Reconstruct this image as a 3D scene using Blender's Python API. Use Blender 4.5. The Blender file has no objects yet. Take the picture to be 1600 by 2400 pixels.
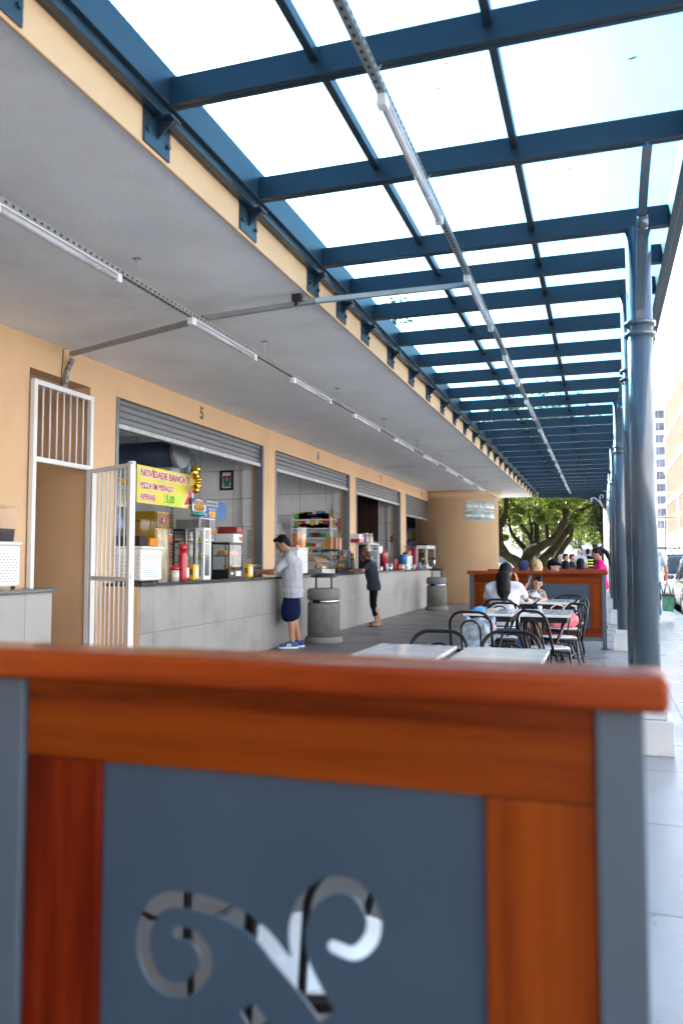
import bpy, bmesh, math, random
from mathutils import Vector, Matrix, Quaternion, noise
R = math.radians
rnd = random.Random(11)
sc = bpy.context.scene
col = sc.collection
PI = math.pi

# ------------------------------------------------------------------ camera numbers
FPX = 1867.0
CAM = Vector((0, 0, 1.33))
YAW = math.atan2(609, math.hypot(1867, 113))
PITCH = math.atan2(113, 1867)
_F = Vector((-math.sin(YAW)*math.cos(PITCH), math.cos(YAW)*math.cos(PITCH), math.sin(PITCH)))
_R = Vector((math.cos(YAW), math.sin(YAW), 0)); _U = _R.cross(_F)
def ray(u, v): return _F*FPX + _R*(u-800) + _U*(1200-v)
def at_x(u, v, x): d = ray(u, v); return CAM + d*(x/d.x)
def at_y(u, v, y): d = ray(u, v); return CAM + d*(y/d.y)
def at_z(u, v, z): d = ray(u, v); return CAM + d*((z-CAM.z)/d.z)

# ------------------------------------------------------------------ materials
_mats = {}
def nodes_of(name):
    m = bpy.data.materials.new(name); m.use_nodes = True
    nt = m.node_tree; b = nt.nodes['Principled BSDF']
    return m, nt, b
def mapping(nt, scale=(1, 1, 1), coord='Object'):
    tc = nt.nodes.new('ShaderNodeTexCoord'); mp = nt.nodes.new('ShaderNodeMapping')
    mp.inputs['Scale'].default_value = scale
    nt.links.new(tc.outputs[coord], mp.inputs['Vector'])
    return mp.outputs['Vector']
def noise_node(nt, vec, scale, detail=4, rough=.55):
    n = nt.nodes.new('ShaderNodeTexNoise'); n.inputs['Scale'].default_value = scale
    n.inputs['Detail'].default_value = detail; n.inputs['Roughness'].default_value = rough
    nt.links.new(vec, n.inputs['Vector']); return n.outputs['Fac']
def ramp(nt, fac, stops):
    r = nt.nodes.new('ShaderNodeValToRGB'); e = r.color_ramp.elements
    while len(e) > 1: e.remove(e[-1])
    e[0].position = stops[0][0]; e[0].color = (*stops[0][1], 1)
    for p, c in stops[1:]:
        x = e.new(p); x.color = (*c, 1)
    nt.links.new(fac, r.inputs['Fac']); return r.outputs['Color']
def add_bump(nt, b, fac, strength, dist=.01):
    bp = nt.nodes.new('ShaderNodeBump'); bp.inputs['Strength'].default_value = strength
    bp.inputs['Distance'].default_value = dist
    nt.links.new(fac, bp.inputs['Height']); nt.links.new(bp.outputs['Normal'], b.inputs['Normal'])
def rough_var(nt, b, vec, rough, amt, scale):
    f = noise_node(nt, vec, scale, 3)
    mr = nt.nodes.new('ShaderNodeMapRange'); mr.inputs['From Min'].default_value = .3; mr.inputs['From Max'].default_value = .7
    mr.inputs['To Min'].default_value = max(.03, rough-amt); mr.inputs['To Max'].default_value = min(1, rough+amt)
    nt.links.new(f, mr.inputs['Value']); nt.links.new(mr.outputs['Result'], b.inputs['Roughness'])
def M(name, c, rough=.6, metal=0, var=.10, scale=5, bump=0, bscale=60, spec=.5, coat=0, stretch=(1, 1, 1), rv=.06, alpha=1, emit=0):
    if name in _mats: return _mats[name]
    m, nt, b = nodes_of(name)
    v = mapping(nt, stretch)
    f = noise_node(nt, v, scale, 5)
    lo = tuple(max(0, x*(1-var)) for x in c); hi = tuple(min(1, x*(1+var)) for x in c)
    cl = ramp(nt, f, [(.3, lo), (.7, hi)])
    nt.links.new(cl, b.inputs['Base Color'])
    b.inputs['Metallic'].default_value = metal; b.inputs['Specular IOR Level'].default_value = spec
    b.inputs['Coat Weight'].default_value = coat; b.inputs['Coat Roughness'].default_value = .12
    rough_var(nt, b, v, rough, rv, scale*2)
    if bump: add_bump(nt, b, noise_node(nt, v, bscale, 4), bump)
    if emit:
        nt.links.new(cl, b.inputs['Emission Color']); b.inputs['Emission Strength'].default_value = emit
    _mats[name] = m; return m
def glass_mat(name, tint, ior=1.45, rough=.02, dirt=0.0):
    if name in _mats: return _mats[name]
    m = bpy.data.materials.new(name); m.use_nodes = True; nt = m.node_tree
    for n in list(nt.nodes): nt.nodes.remove(n)
    out = nt.nodes.new('ShaderNodeOutputMaterial')
    tr = nt.nodes.new('ShaderNodeBsdfTransparent'); tr.inputs['Color'].default_value = (*tint, 1)
    gl = nt.nodes.new('ShaderNodeBsdfGlossy'); gl.inputs['Roughness'].default_value = rough
    fr = nt.nodes.new('ShaderNodeFresnel'); fr.inputs['IOR'].default_value = ior
    mx = nt.nodes.new('ShaderNodeMixShader')
    gi = nt.nodes.new('ShaderNodeNewGeometry'); iv = nt.nodes.new('ShaderNodeMath'); iv.operation = 'SUBTRACT'; iv.inputs[0].default_value = 1
    ml = nt.nodes.new('ShaderNodeMath'); ml.operation = 'MULTIPLY'          # reflect only on the outer skin of a sheet
    nt.links.new(gi.outputs['Backfacing'], iv.inputs[1]); nt.links.new(iv.outputs[0], ml.inputs[1]); nt.links.new(fr.outputs[0], ml.inputs[0])
    nt.links.new(ml.outputs[0], mx.inputs[0]); nt.links.new(tr.outputs[0], mx.inputs[1]); nt.links.new(gl.outputs[0], mx.inputs[2])
    last = mx
    if dirt:
        df = nt.nodes.new('ShaderNodeBsdfTranslucent'); df.inputs['Color'].default_value = (.75, .8, .82, 1)
        v = mapping(nt, (1, 1, 1)); f = noise_node(nt, v, 2.3, 6, .65)
        mr = nt.nodes.new('ShaderNodeMapRange'); mr.inputs['From Min'].default_value = .35; mr.inputs['From Max'].default_value = .75
        mr.inputs['To Min'].default_value = dirt*.3; mr.inputs['To Max'].default_value = dirt*1.6
        nt.links.new(f, mr.inputs['Value'])
        m2 = nt.nodes.new('ShaderNodeMixShader'); nt.links.new(mr.outputs[0], m2.inputs[0])
        nt.links.new(mx.outputs[0], m2.inputs[1]); nt.links.new(df.outputs[0], m2.inputs[2]); last = m2
    nt.links.new(last.outputs[0], out.inputs[0])
    _mats[name] = m; return m
def wood_mat(name, axis, lo, mid, hi, rough=.3, seed=0, coat=.4):
    if name in _mats: return _mats[name]
    m, nt, b = nodes_of(name)
    st = [14, 14, 14]; st[axis] = .7
    tc = nt.nodes.new('ShaderNodeTexCoord'); mp = nt.nodes.new('ShaderNodeMapping')
    mp.inputs['Scale'].default_value = st; mp.inputs['Location'].default_value = (seed*3.1, seed*1.7, seed*2.3)
    nt.links.new(tc.outputs['Object'], mp.inputs['Vector'])
    v = mp.outputs['Vector']
    f = noise_node(nt, v, 1.0, 6, .6)
    f2 = noise_node(nt, v, 9.0, 4, .7)
    mx = nt.nodes.new('ShaderNodeMath'); mx.operation = 'MULTIPLY_ADD'; mx.inputs[1].default_value = .25
    nt.links.new(f2, mx.inputs[0]); nt.links.new(f, mx.inputs[2])
    cl = ramp(nt, mx.outputs[0], [(.40, lo), (.58, mid), (.80, hi)])
    nt.links.new(cl, b.inputs['Base Color'])
    b.inputs['Coat Weight'].default_value = coat; b.inputs['Coat Roughness'].default_value = .2
    b.inputs['Specular IOR Level'].default_value = .1 if coat < .3 else .4
    rough_var(nt, b, v, rough, .08, 2)
    add_bump(nt, b, f2, .12, .002)
    _mats[name] = m; return m
def tile_mat(name, c, joint, ux, uy, sx, sy, rough=.5, var=.08, jw=.006, off=0.0, bump=.3, mott=3.0, mottle=.12):
    """brick-node slabs; ux/uy: which object axes (0,1,2) run along the courses and across them"""
    if name in _mats: return _mats[name]
    m, nt, b = nodes_of(name)
    tc = nt.nodes.new('ShaderNodeTexCoord'); sp = nt.nodes.new('ShaderNodeSeparateXYZ'); cb = nt.nodes.new('ShaderNodeCombineXYZ')
    nt.links.new(tc.outputs['Object'], sp.inputs[0])
    nt.links.new(sp.outputs[ux], cb.inputs[0]); nt.links.new(sp.outputs[uy], cb.inputs[1])
    br = nt.nodes.new('ShaderNodeTexBrick'); br.offset = off; br.squash = 1
    br.inputs['Scale'].default_value = 1; br.inputs['Brick Width'].default_value = sx; br.inputs['Row Height'].default_value = sy
    br.inputs['Mortar Size'].default_value = jw; br.inputs['Mortar Smooth'].default_value = .15
    br.inputs['Color1'].default_value = (*[x*(1-var) for x in c], 1); br.inputs['Color2'].default_value = (*[min(1, x*(1+var)) for x in c], 1)
    br.inputs['Mortar'].default_value = (*joint, 1)
    nt.links.new(cb.outputs[0], br.inputs['Vector'])
    f = noise_node(nt, tc.outputs['Object'], mott, 7, .62)
    g = ramp(nt, f, [(.25, (1-mottle*2,)*3), (.5, (1, 1, 1)), (.8, (1+mottle*.4,)*3)])
    mu = nt.nodes.new('ShaderNodeMix'); mu.data_type = 'RGBA'; mu.blend_type = 'MULTIPLY'; mu.inputs[0].default_value = 1
    nt.links.new(br.outputs['Color'], mu.inputs[6]); nt.links.new(g, mu.inputs[7])
    nt.links.new(mu.outputs[2], b.inputs['Base Color'])
    rough_var(nt, b, tc.outputs['Object'], rough, .1, mott)
    inv = nt.nodes.new('ShaderNodeMath'); inv.operation = 'SUBTRACT'; inv.inputs[0].default_value = 1
    nt.links.new(br.outputs['Fac'], inv.inputs[1])
    add_bump(nt, b, inv.outputs[0], bump, .004)
    _mats[name] = m; return m

# ------------------------------------------------------------------ mesh builder
class MB:
    def __init__(s): s.v = []; s.f = []; s.m = []; s.s = []; s.cur = 0; s.X = None
    def add(s, vs, fs, smooth=False):
        o = len(s.v)
        if s.X is not None: vs = [s.X @ Vector(p) for p in vs]
        s.v.extend([tuple(p) for p in vs]); s.f.extend([tuple(i+o for i in f) for f in fs])
        s.m.extend([s.cur]*len(fs)); s.s.extend([smooth]*len(fs)); return s
    def mat(s, i): s.cur = i; return s
    def box(s, x0, x1, y0, y1, z0, z1, b=0, seg=2):
        if x1 < x0: x0, x1 = x1, x0
        if y1 < y0: y0, y1 = y1, y0
        if z1 < z0: z0, z1 = z1, z0
        b = min(b, .45*min(x1-x0, y1-y0, z1-z0))
        if b <= 0:
            vs = [(x, y, z) for x in (x0, x1) for y in (y0, y1) for z in (z0, z1)]
            return s.add(vs, [(0, 1, 3, 2), (4, 6, 7, 5), (0, 4, 5, 1), (2, 3, 7, 6), (0, 2, 6, 4), (1, 5, 7, 3)])
        bm = bmesh.new(); bmesh.ops.create_cube(bm, size=1)
        for q in bm.verts: q.co = Vector(((x0+x1)/2+q.co.x*(x1-x0), (y0+y1)/2+q.co.y*(y1-y0), (z0+z1)/2+q.co.z*(z1-z0)))
        bmesh.ops.bevel(bm, geom=bm.edges[:], offset=b, segments=seg, profile=.5, affect='EDGES')
        bm.verts.index_update()
        vs = [q.co.copy() for q in bm.verts]; fs = [[q.index for q in f.verts] for f in bm.faces]; bm.free()
        return s.add(vs, fs)
    def tube(s, pts, r, n=8, closed=False, cap=True, smooth=True, flat=1.0):
        pts = [Vector(p) for p in pts]; k = len(pts)
        rs = r if isinstance(r, (list, tuple)) else [r]*k
        T = []
        for i in range(k):
            a = pts[(i-1) % k] if (closed or i > 0) else pts[i]; c = pts[(i+1) % k] if (closed or i < k-1) else pts[i]
            t = (c-a); T.append(t.normalized() if t.length > 1e-9 else Vector((0, 0, 1)))
        up = Vector((0, 0, 1)) if abs(T[0].z) < .9 else Vector((1, 0, 0))
        N = T[0].cross(up).normalized(); vs = []
        for i in range(k):
            if i: 
                q = T[i-1].rotation_difference(T[i]); N = (q @ N); N = (N - T[i]*N.dot(T[i])).normalized()
            B = T[i].cross(N)
            for j in range(n):
                a = 2*PI*j/n; vs.append(pts[i] + (N*math.cos(a)+B*math.sin(a)*flat)*rs[i])
        fs = []
        for i in range(k if closed else k-1):
            for j in range(n):
                a, b2 = i*n+j, i*n+(j+1) % n; c, d = ((i+1) % k)*n+(j+1) % n, ((i+1) % k)*n+j
                fs.append((a, b2, c, d))
        s.add(vs, fs, smooth)
        if cap and not closed: 
            o = len(s.v)-len(vs)
            s.f.append(tuple(o+j for j in range(n))[::-1]); s.f.append(tuple(o+(k-1)*n+j for j in range(n)))
            s.m += [s.cur]*2; s.s += [False]*2
        return s
    def cyl(s, p0, p1, r0, r1=None, n=14, smooth=True): return s.tube([p0, p1], [r0, r0 if r1 is None else r1], n, smooth=smooth)
    def lathe(s, prof, c=(0, 0, 0), n=28, smooth=True, a0=0, a1=2*PI):
        full = abs(a1-a0-2*PI) < 1e-6; k = n if full else n+1; vs = []
        for r, z in prof:
            for j in range(k):
                a = a0+(a1-a0)*j/n; vs.append((c[0]+r*math.cos(a), c[1]+r*math.sin(a), c[2]+z))
        fs = []
        for i in range(len(prof)-1):
            for j in range(n):
                fs.append((i*k+j, i*k+(j+1) % k, (i+1)*k+(j+1) % k, (i+1)*k+j))
        s.add(vs, fs, smooth)
        if full:
            o = len(s.v)-len(vs)
            if prof[0][0] > 1e-5: s.f.append(tuple(o+j for j in range(n))[::-1]); s.m.append(s.cur); s.s.append(False)
            if prof[-1][0] > 1e-5: s.f.append(tuple(o+(len(prof)-1)*k+j for j in range(n))); s.m.append(s.cur); s.s.append(False)
        return s
    def prism(s, poly, axis, a, b):
        n = len(poly)
        def P(p, t):
            if axis == 0: return (t, p[0], p[1])
            if axis == 1: return (p[0], t, p[1])
            return (p[0], p[1], t)
        vs = [P(p, a) for p in poly]+[P(p, b) for p in poly]
        fs = [tuple(range(n)), tuple(range(2*n-1, n-1, -1))]+[(i, (i+1) % n, n+(i+1) % n, n+i) for i in range(n)]
        return s.add(vs, fs)
    def ell(s, c, r, nu=16, nv=10, rot=None):
        c = Vector(c); vs = []
        for i in range(nv+1):
            t = PI*i/nv
            for j in range(nu):
                p = 2*PI*j/nu; q = Vector((r[0]*math.sin(t)*math.cos(p), r[1]*math.sin(t)*math.sin(p), r[2]*math.cos(t)))
                vs.append(c+(rot @ q if rot is not None else q))
        fs = []
        for i in range(nv):
            for j in range(nu): fs.append((i*nu+j, (i+1)*nu+j, (i+1)*nu+(j+1) % nu, i*nu+(j+1) % nu))
        return s.add(vs, fs, True)
    def cap(s, p0, r0, p1, r1, n=12):
        """tapered capsule (closed)"""
        p0 = Vector(p0); p1 = Vector(p1); d = (p1-p0); L = d.length
        if L < 1e-6: return s.ell(p0, (r0,)*3)
        d.normalize(); pts = []; rs = []
        for t in (-.999, -.9, -.7, -.35): pts.append(p0+d*r0*t); rs.append(r0*math.sqrt(1-t*t))
        pts.append(p0); rs.append(r0); pts.append(p1); rs.append(r1)
        for t in (.35, .7, .9, .999): pts.append(p1+d*r1*t); rs.append(r1*math.sqrt(1-t*t))
        return s.tube(pts, rs, n)
    def quad(s, a, b, c, d): return s.add([a, b, c, d], [(0, 1, 2, 3)])
    def build(s, name, mats, parent=None, props=None):
        me = bpy.data.meshes.new(name)
        off = Vector((0, 0, 0)); q = parent
        while q is not None: off += q.location; q = q.parent
        me.from_pydata([Vector(p)-off for p in s.v], [], s.f)
        for m in (mats if isinstance(mats, (list, tuple)) else [mats]): me.materials.append(m)
        me.polygons.foreach_set('material_index', s.m); me.polygons.foreach_set('use_smooth', s.s)
        me.update()
        bm = bmesh.new(); bm.from_mesh(me); bmesh.ops.recalc_face_normals(bm, faces=bm.faces); bm.to_mesh(me); bm.free()
        return link(name, me, parent)
def link(name, me, parent=None):
    o = bpy.data.objects.new(name, me); col.objects.link(o)
    if parent is not None: o.parent = parent
    return o
def tag(o, label=None, cat=None, group=None, kind=None):
    if label: o['label'] = label
    if cat: o['category'] = cat
    if group: o['group'] = group
    if kind: o['kind'] = kind
    return o
def thing(name, label, cat, loc=(0, 0, 0), group=None, rz=0):
    o = bpy.data.objects.new(name, None); o.empty_display_size = .1; col.objects.link(o)
    o.location = loc; o.rotation_euler = (0, 0, rz)
    return tag(o, label, cat, group)
def copy_tree(o, parent=None):
    c = o.copy(); col.objects.link(c); c.parent = parent
    for ch in list(o.children): copy_tree(ch, c)
    return c
def again(o, loc, rz, label, group=None):
    c = copy_tree(o); c.location = loc; c.rotation_euler = (0, 0, rz); c['label'] = label
    if group: c['group'] = group
    return c
def one(name, mb, mats, label, cat, group=None, loc=None):
    """a thing that is a single mesh"""
    o = mb.build(name, mats); return tag(o, label, cat, group)

_ts = bpy.data.scenes.new('workbench')
def evaluated_mesh(o):
    _ts.collection.objects.link(o); vl = _ts.view_layers[0]; vl.update(); dg = vl.depsgraph
    me = bpy.data.meshes.new_from_object(o.evaluated_get(dg)); _ts.collection.objects.unlink(o); return me
# ------------------------------------------------------------------ lettering
def text_into(mb, s, org, right, up, size, bold=.0, align='CENTER', depth=.002, sx=1.0):
    cu = bpy.data.curves.new('t', 'FONT'); cu.body = s; cu.size = size; cu.align_x = align; cu.align_y = 'CENTER'
    cu.offset = bold; cu.resolution_u = 3; cu.extrude = depth
    o = bpy.data.objects.new('t', cu); me = evaluated_mesh(o)
    right = Vector(right).normalized(); up = Vector(up).normalized(); n = right.cross(up); org = Vector(org)
    vs = [org+right*p.co.x*sx+up*p.co.y+n*p.co.z for p in me.vertices]
    fs = [tuple(f.vertices) for f in me.polygons]
    bpy.data.objects.remove(o); bpy.data.curves.remove(cu); bpy.data.meshes.remove(me)
    return mb.add(vs, fs)

# ------------------------------------------------------------------ one skin round many primitives
def blob(name, mb, mats, parent, voxel=.01, smooth=5, paint=None, fac=.5):
    me = bpy.data.meshes.new(name)
    off = Vector((0, 0, 0)); q = parent
    while q is not None: off += q.location; q = q.parent
    me.from_pydata([Vector(p)-off for p in mb.v], [], mb.f); me.update()
    bm = bmesh.new(); bm.from_mesh(me); bmesh.ops.recalc_face_normals(bm, faces=bm.faces); bm.to_mesh(me); bm.free()
    o = bpy.data.objects.new(name, me)
    r = o.modifiers.new('r', 'REMESH'); r.mode = 'VOXEL'; r.voxel_size = voxel; r.use_smooth_shade = True
    if smooth: w = o.modifiers.new('s', 'SMOOTH'); w.iterations = smooth; w.factor = fac
    m2 = evaluated_mesh(o); m2.name = name
    bpy.data.objects.remove(o); bpy.data.meshes.remove(me)
    m2.materials.clear()
    for m in (mats if isinstance(mats, (list, tuple)) else [mats]): m2.materials.append(m)
    for p in m2.polygons:
        p.use_smooth = True; p.material_index = 0
        if paint:
            k = paint(p.center+off)
            if k: p.material_index = k
    return link(name, m2, parent)
# ================================================================== materials used all over
m_orange = M('orange_wall_paint', (.66, .43, .245), .75, var=.06, scale=1.3, bump=.12, bscale=90)
m_plaster = M('ceiling_plaster', (.84, .86, .88), .85, var=.06, scale=1.6, bump=.28, bscale=34)
def stained(m, dark, thr, scale, stretch=(1, 1, 1)):
    nt = m.node_tree; b = nt.nodes['Principled BSDF']; lk = b.inputs['Base Color'].links[0]; src = lk.from_socket
    f = noise_node(nt, mapping(nt, stretch), scale, 9, .68)
    g = ramp(nt, f, [(thr, (1, 1, 1)), (thr+.16, dark)])
    mu = nt.nodes.new('ShaderNodeMix'); mu.data_type = 'RGBA'; mu.blend_type = 'MULTIPLY'; mu.inputs[0].default_value = 1
    nt.links.new(src, mu.inputs[6]); nt.links.new(g, mu.inputs[7]); nt.links.new(mu.outputs[2], b.inputs['Base Color']); return m
stained(m_plaster, (.80, .79, .77), .56, .55); stained(m_orange, (.86, .82, .78), .60, .8, (1, 1, .35))
m_white_tile_x = tile_mat('white_wall_tile', (.80, .80, .81), (.35, .35, .36), 0, 2, .62, .47, .25, .03, .006, mottle=.04)
m_white_tile_y = tile_mat('white_wall_tile_back', (.78, .78, .79), (.35, .35, .36), 1, 2, .62, .47, .25, .03, .006, mottle=.04)
m_counter_tile = tile_mat('grey_counter_tile', (.315, .305, .29), (.16, .155, .15), 1, 2, .60, .53, .4, .05, .004, mottle=.13, mott=2.2)
m_floor = tile_mat('arcade_floor_slab', (.135, .13, .128), (.07, .07, .07), 0, 1, .9, .9, .42, .10, .006, mottle=.22, mott=1.4)
m_pave = tile_mat('sidewalk_slab', (.27, .275, .28), (.05, .05, .05), 0, 1, .62, 1.1, .33, .06, .006, mottle=.14, mott=1.7)
m_plaza = tile_mat('plaza_paving', (.52, .49, .44), (.3, .29, .27), 0, 1, .5, .5, .6, .1, .008, mottle=.15, mott=.8)
m_asphalt = M('asphalt', (.09, .09, .092), .85, var=.25, scale=9, bump=.5, bscale=120)
stained(m_pave, (.62, .60, .58), .58, 1.1); stained(m_counter_tile, (.72, .68, .64), .60, .9, (1, 1, .4)); stained(m_floor, (.6, .58, .55), .58, .9)
m_kerb = M('kerb_stone', (.42, .42, .41), .7, var=.15, scale=4, bump=.2)
m_earth = M('far_ground', (.20, .18, .15), .9, var=.2, scale=.3)
m_steel = M('blue_grey_painted_steel', (.010, .029, .048), .40, var=.14, scale=3, coat=.15, rv=.02)
m_col = M('grey_blue_column_paint', (.062, .094, .125), .20, var=.04, scale=2, coat=.7, rv=.015)
m_shutter = M('grey_shutter_metal', (.19, .20, .215), .38, .25, var=.08, scale=3)
m_rail = M('shutter_guide_grey', (.17, .185, .205), .45, .3, var=.08)
m_black = M('black_plastic', (.012, .012, .013), .4, var=.1)
m_blackgloss = M('black_enamelled_tube', (.007, .007, .008), .34, var=.1, coat=.1, spec=.3)
m_white = M('white_paint', (.74, .74, .74), .35, var=.04)
m_whitep = M('white_plastic', (.76, .76, .75), .4, var=.04)
m_galv = M('galvanised_steel', (.42, .44, .45), .4, .5, var=.15, scale=12)
m_granite_mat = None
def granite():
    m, nt, b = nodes_of('dark_granite')
    v = mapping(nt); f = noise_node(nt, v, 130, 2, .8)
    nt.links.new(ramp(nt, f, [(.40, (.012, .013, .015)), (.56, (.05, .053, .058)), (.66, (.33, .34, .35))]), b.inputs['Base Color'])
    b.inputs['Roughness'].default_value = .13; return m
m_granite = granite()
m_glass_roof = glass_mat('tinted_roof_glass', (.54, .775, .865), 1.45, .03, 0)
m_glass = glass_mat('clear_case_glass', (.93, .96, .96), 1.4, .02)
m_acryl = glass_mat('clear_acrylic', (.94, .92, .95), 1.3, .06, 0)
m_num = M('grey_number_paint', (.10, .11, .12), .6)

# ================================================================== setting
def sheet(name, x0, x1, y0, y1, z, m):
    return tag(MB().quad((x0, y0, z), (x1, y0, z), (x1, y1, z), (x0, y1, z)).build(name, m), kind='structure')
sheet('ground', -450, 450, -60, 900, -.17, m_earth)
sheet('road', 1.86, 9.5, -32, 200, -.13, m_asphalt)
tag(MB().box(-8.3, -.45, -32, 29.5, -.2, 0).build('floor', m_floor), kind='structure')
tag(MB().box(-.45, 1.70, -32, 46, -.2, 0).build('sidewalk', m_pave), kind='structure')
tag(MB().box(1.70, 1.86, -32, 46, -.2, .004, .01).build('kerb', m_kerb), kind='structure')
tag(MB().box(-60, -.45, 29.5, 46, -.2, -.002).box(-60, 1.86, 46, 120, -.2, -.002).build('plaza', m_plaza), kind='structure')
tag(MB().box(9.5, 16, -60, 160, -.2, 0).build('far_pavement', m_plaza), kind='structure')

# ================================================================== the market building
WX = -5.2; SOF = 3.50; SX = -2.245
OPEN = [(.98, 5.12), (7.72, 11.88), (12.36, 16.55), (17.0, 21.17), (21.78, 26.05)]
HEAD = 3.19
bld = thing('market_building', 'long single storey orange market building with food stalls under a deep concrete roof', 'building', (WX, 10, 0))
w = MB()
edges = [(-32, .98), (5.12, 6.28), (7.24, 7.72), (11.88, 12.36), (16.55, 17.0), (21.17, 21.78), (26.05, 27.5)]
for a, b in edges: w.box(WX-.2, WX, a, b, 0, HEAD)
w.box(WX-.2, WX, -32, 27.5, HEAD, SOF)
w.build('front_wall', m_orange, bld)
sl = MB(); sl.box(-8.6, SX, -32, 28, SOF, 3.94); sl.mat(1); sl.box(SX, SX+.022, -32, 28.02, SOF-.012, 3.955, .006)
sl.build('roof_slab', [m_plaster, m_orange], bld)
MB().box(-8.4, -8.2, -32, 27.5, 0, SOF).build('back_wall', m_white_tile_y, bld)
for a, b in ((-.2, 0), (5.7, 5.85), (7.44, 7.56), (12.05, 12.2), (16.75, 16.9), (21.4, 21.55), (26.3, 26.45)):
    MB().box(-8.2, WX-.2, a, b, 0, SOF).build('interior_wall', m_white_tile_x, bld)
for y in (12.05, 16.75, 21.4, 26.3):            # pilaster beside each opening
    MB().box(WX-.40, WX-.2, y-.12, y-.001, 0, SOF-.01).build('pilaster', m_white_tile_x, bld)
MB().box(-8.2, WX-.2, 6.16, 6.28, 0, SOF).box(-8.2, WX-.2, 7.24, 7.40, 0, SOF).box(-8.2, -8.0, 6.28, 7.24, 0, SOF).build('passage_wall', m_orange, bld)
MB().box(-8.0, WX-.201, 6.28, 7.24, HEAD+.004, HEAD+.1).build('passage_ceiling', m_plaster, bld)
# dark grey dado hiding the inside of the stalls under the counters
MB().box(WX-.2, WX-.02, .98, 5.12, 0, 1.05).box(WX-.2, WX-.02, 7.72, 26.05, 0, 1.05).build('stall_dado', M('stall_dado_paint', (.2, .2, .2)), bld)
ec = (-4.5, 26.0)
e = MB(); e.lathe([(1.35, 0), (1.35, 3.26), (1.40, 3.262), (1.40, SOF-.002)], (ec[0], ec[1], 0), 72); e.build('rounded_end_wall', m_orange, bld)
m_gblock = M('glass_block', (.30, .36, .36), .12, var=.55, scale=2.6, coat=.6)
gb = MB(); mj = MB()
a0, a1 = R(-69), R(-20); nb = 5
for i in range(nb):
    for j in range(2):
        u0 = a0+(a1-a0)*(i+.06)/nb; u1 = a0+(a1-a0)*(i+.94)/nb
        gb.lathe([(1.352, 2.64+.3*j-.05), (1.368, 2.66+.3*j-.05), (1.368, 2.90+.3*j-.05), (1.352, 2.92+.3*j-.05)], (ec[0], ec[1], 0), 4, True, u0, u1)
gw = gb.build('glass_block_window', m_gblock, bld)
mj.lathe([(1.351, 2.56), (1.359, 2.56), (1.359, 3.2), (1.351, 3.2)], (ec[0], ec[1], 0), 30, True, a0, a1)
mj.build('mortar', M('block_mortar', (.5, .5, .48)), gw)
# roller shutters: bottom edges measured shop by shop
def shutter(y0, y1, zb, part):
    s = MB(); x = WX-.07; n = int((HEAD-.0-zb)/.075)
    prof = []
    for i in range(n+1):
        z = HEAD-.003-i*.075
        prof += [(x, z), (x+.022, z-.012), (x+.022, z-.048), (x, z-.062)]
    prof = [p for p in prof if p[1] > zb]
    front = prof+[(x, zb)]
    back = [(x-.02, zb), (x-.02, HEAD-.003)]
    s.prism([(p[0], p[1]) for p in front+back], 1, y0+.05, y1-.05)
    o = s.build('shutter', m_shutter, bld)
    MB().box(x-.03, x+.05, y0+.06, y1-.06, zb-.06, zb-.001, .006).build('bottom_rail', m_galv, o)
    MB().box(WX-.13, WX+.012, y0+.001, y0+.055, 1.07, HEAD-.004, .006).build('guide_rail', m_rail, o)
    MB().box(WX-.13, WX+.012, y1-.055, y1-.001, 1.07, HEAD-.004, .006).build('guide_rail', m_rail, o)
    h = MB(); yc = (y0+y1)/2; h.box(x+.05, x+.062, yc-.05, yc+.05, zb-.045, zb-.015, .003); h.build('lock', m_white, o)
for (a, b), zb in zip(OPEN, (2.90, 2.90, 2.90, 2.88, 2.645)): shutter(a, b, zb, bld)
for t, yc in (('5', 9.75), ('6', 14.5), ('7', 19.1), ('8', 23.9)):
    text_into(MB(), t, (WX+.004, yc, 3.345), (0, 1, 0), (0, 0, 1), .235, .006).build('number', m_num, bld)

# counters
def counter(y0, y1, label):
    t = thing('counter', label, 'counter', (-4.9, (y0+y1)/2, 0), 'stall counters')
    MB().box(WX+.005, -4.75, y0, y1, 0, 1.042).build('tiled_front', [m_counter_tile], t)
    MB().box(WX+.004, -4.70, y0-.03, y1+.02, 1.044, 1.080, .006).build('granite_top', m_granite, t)
    return t
counter(-3, 6.10, 'grey tiled counter with dark granite top ending left of the white gate')
cr = counter(7.56, 24.9, 'long grey tiled counter with dark granite top running under the numbered stalls')
MB().box(WX+.004, -4.76, 7.545, 7.558, .0, 1.04).build('painted_end', m_orange, cr)

# ================================================================== white gate of the passage
gt = thing('passage_gate', 'white barred steel gate standing open beside the orange passage', 'gate', (WX, 6.78, 0))
fr = MB(); gx = WX+.03
def bar(mb, p, q, w_, d): mb.box(min(p[0], q[0])-w_/2, max(p[0], q[0])+w_/2, min(p[1], q[1])-d/2, max(p[1], q[1])+d/2, p[2], q[2], .004)
fr.box(gx-.02, gx+.03, 6.285, 6.335, 0, 3.08, .004); fr.box(gx-.02, gx+.03, 7.18, 7.23, 0, 3.08, .004)
fr.box(gx-.018, gx+.028, 6.336, 7.179, 3.03, 3.08, .004); fr.box(gx-.018, gx+.028, 6.336, 7.179, 2.28, 2.33, .004)
fr.build('gate_frame', m_white, gt)
g2 = MB()
for i in range(7):
    y = 6.335+(.845)*(i+1)/8; g2.cyl((gx+.005, y, 2.33), (gx+.005, y, 3.03), .009, n=8)
g2.build('upper_grille', m_white, gt)
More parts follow.
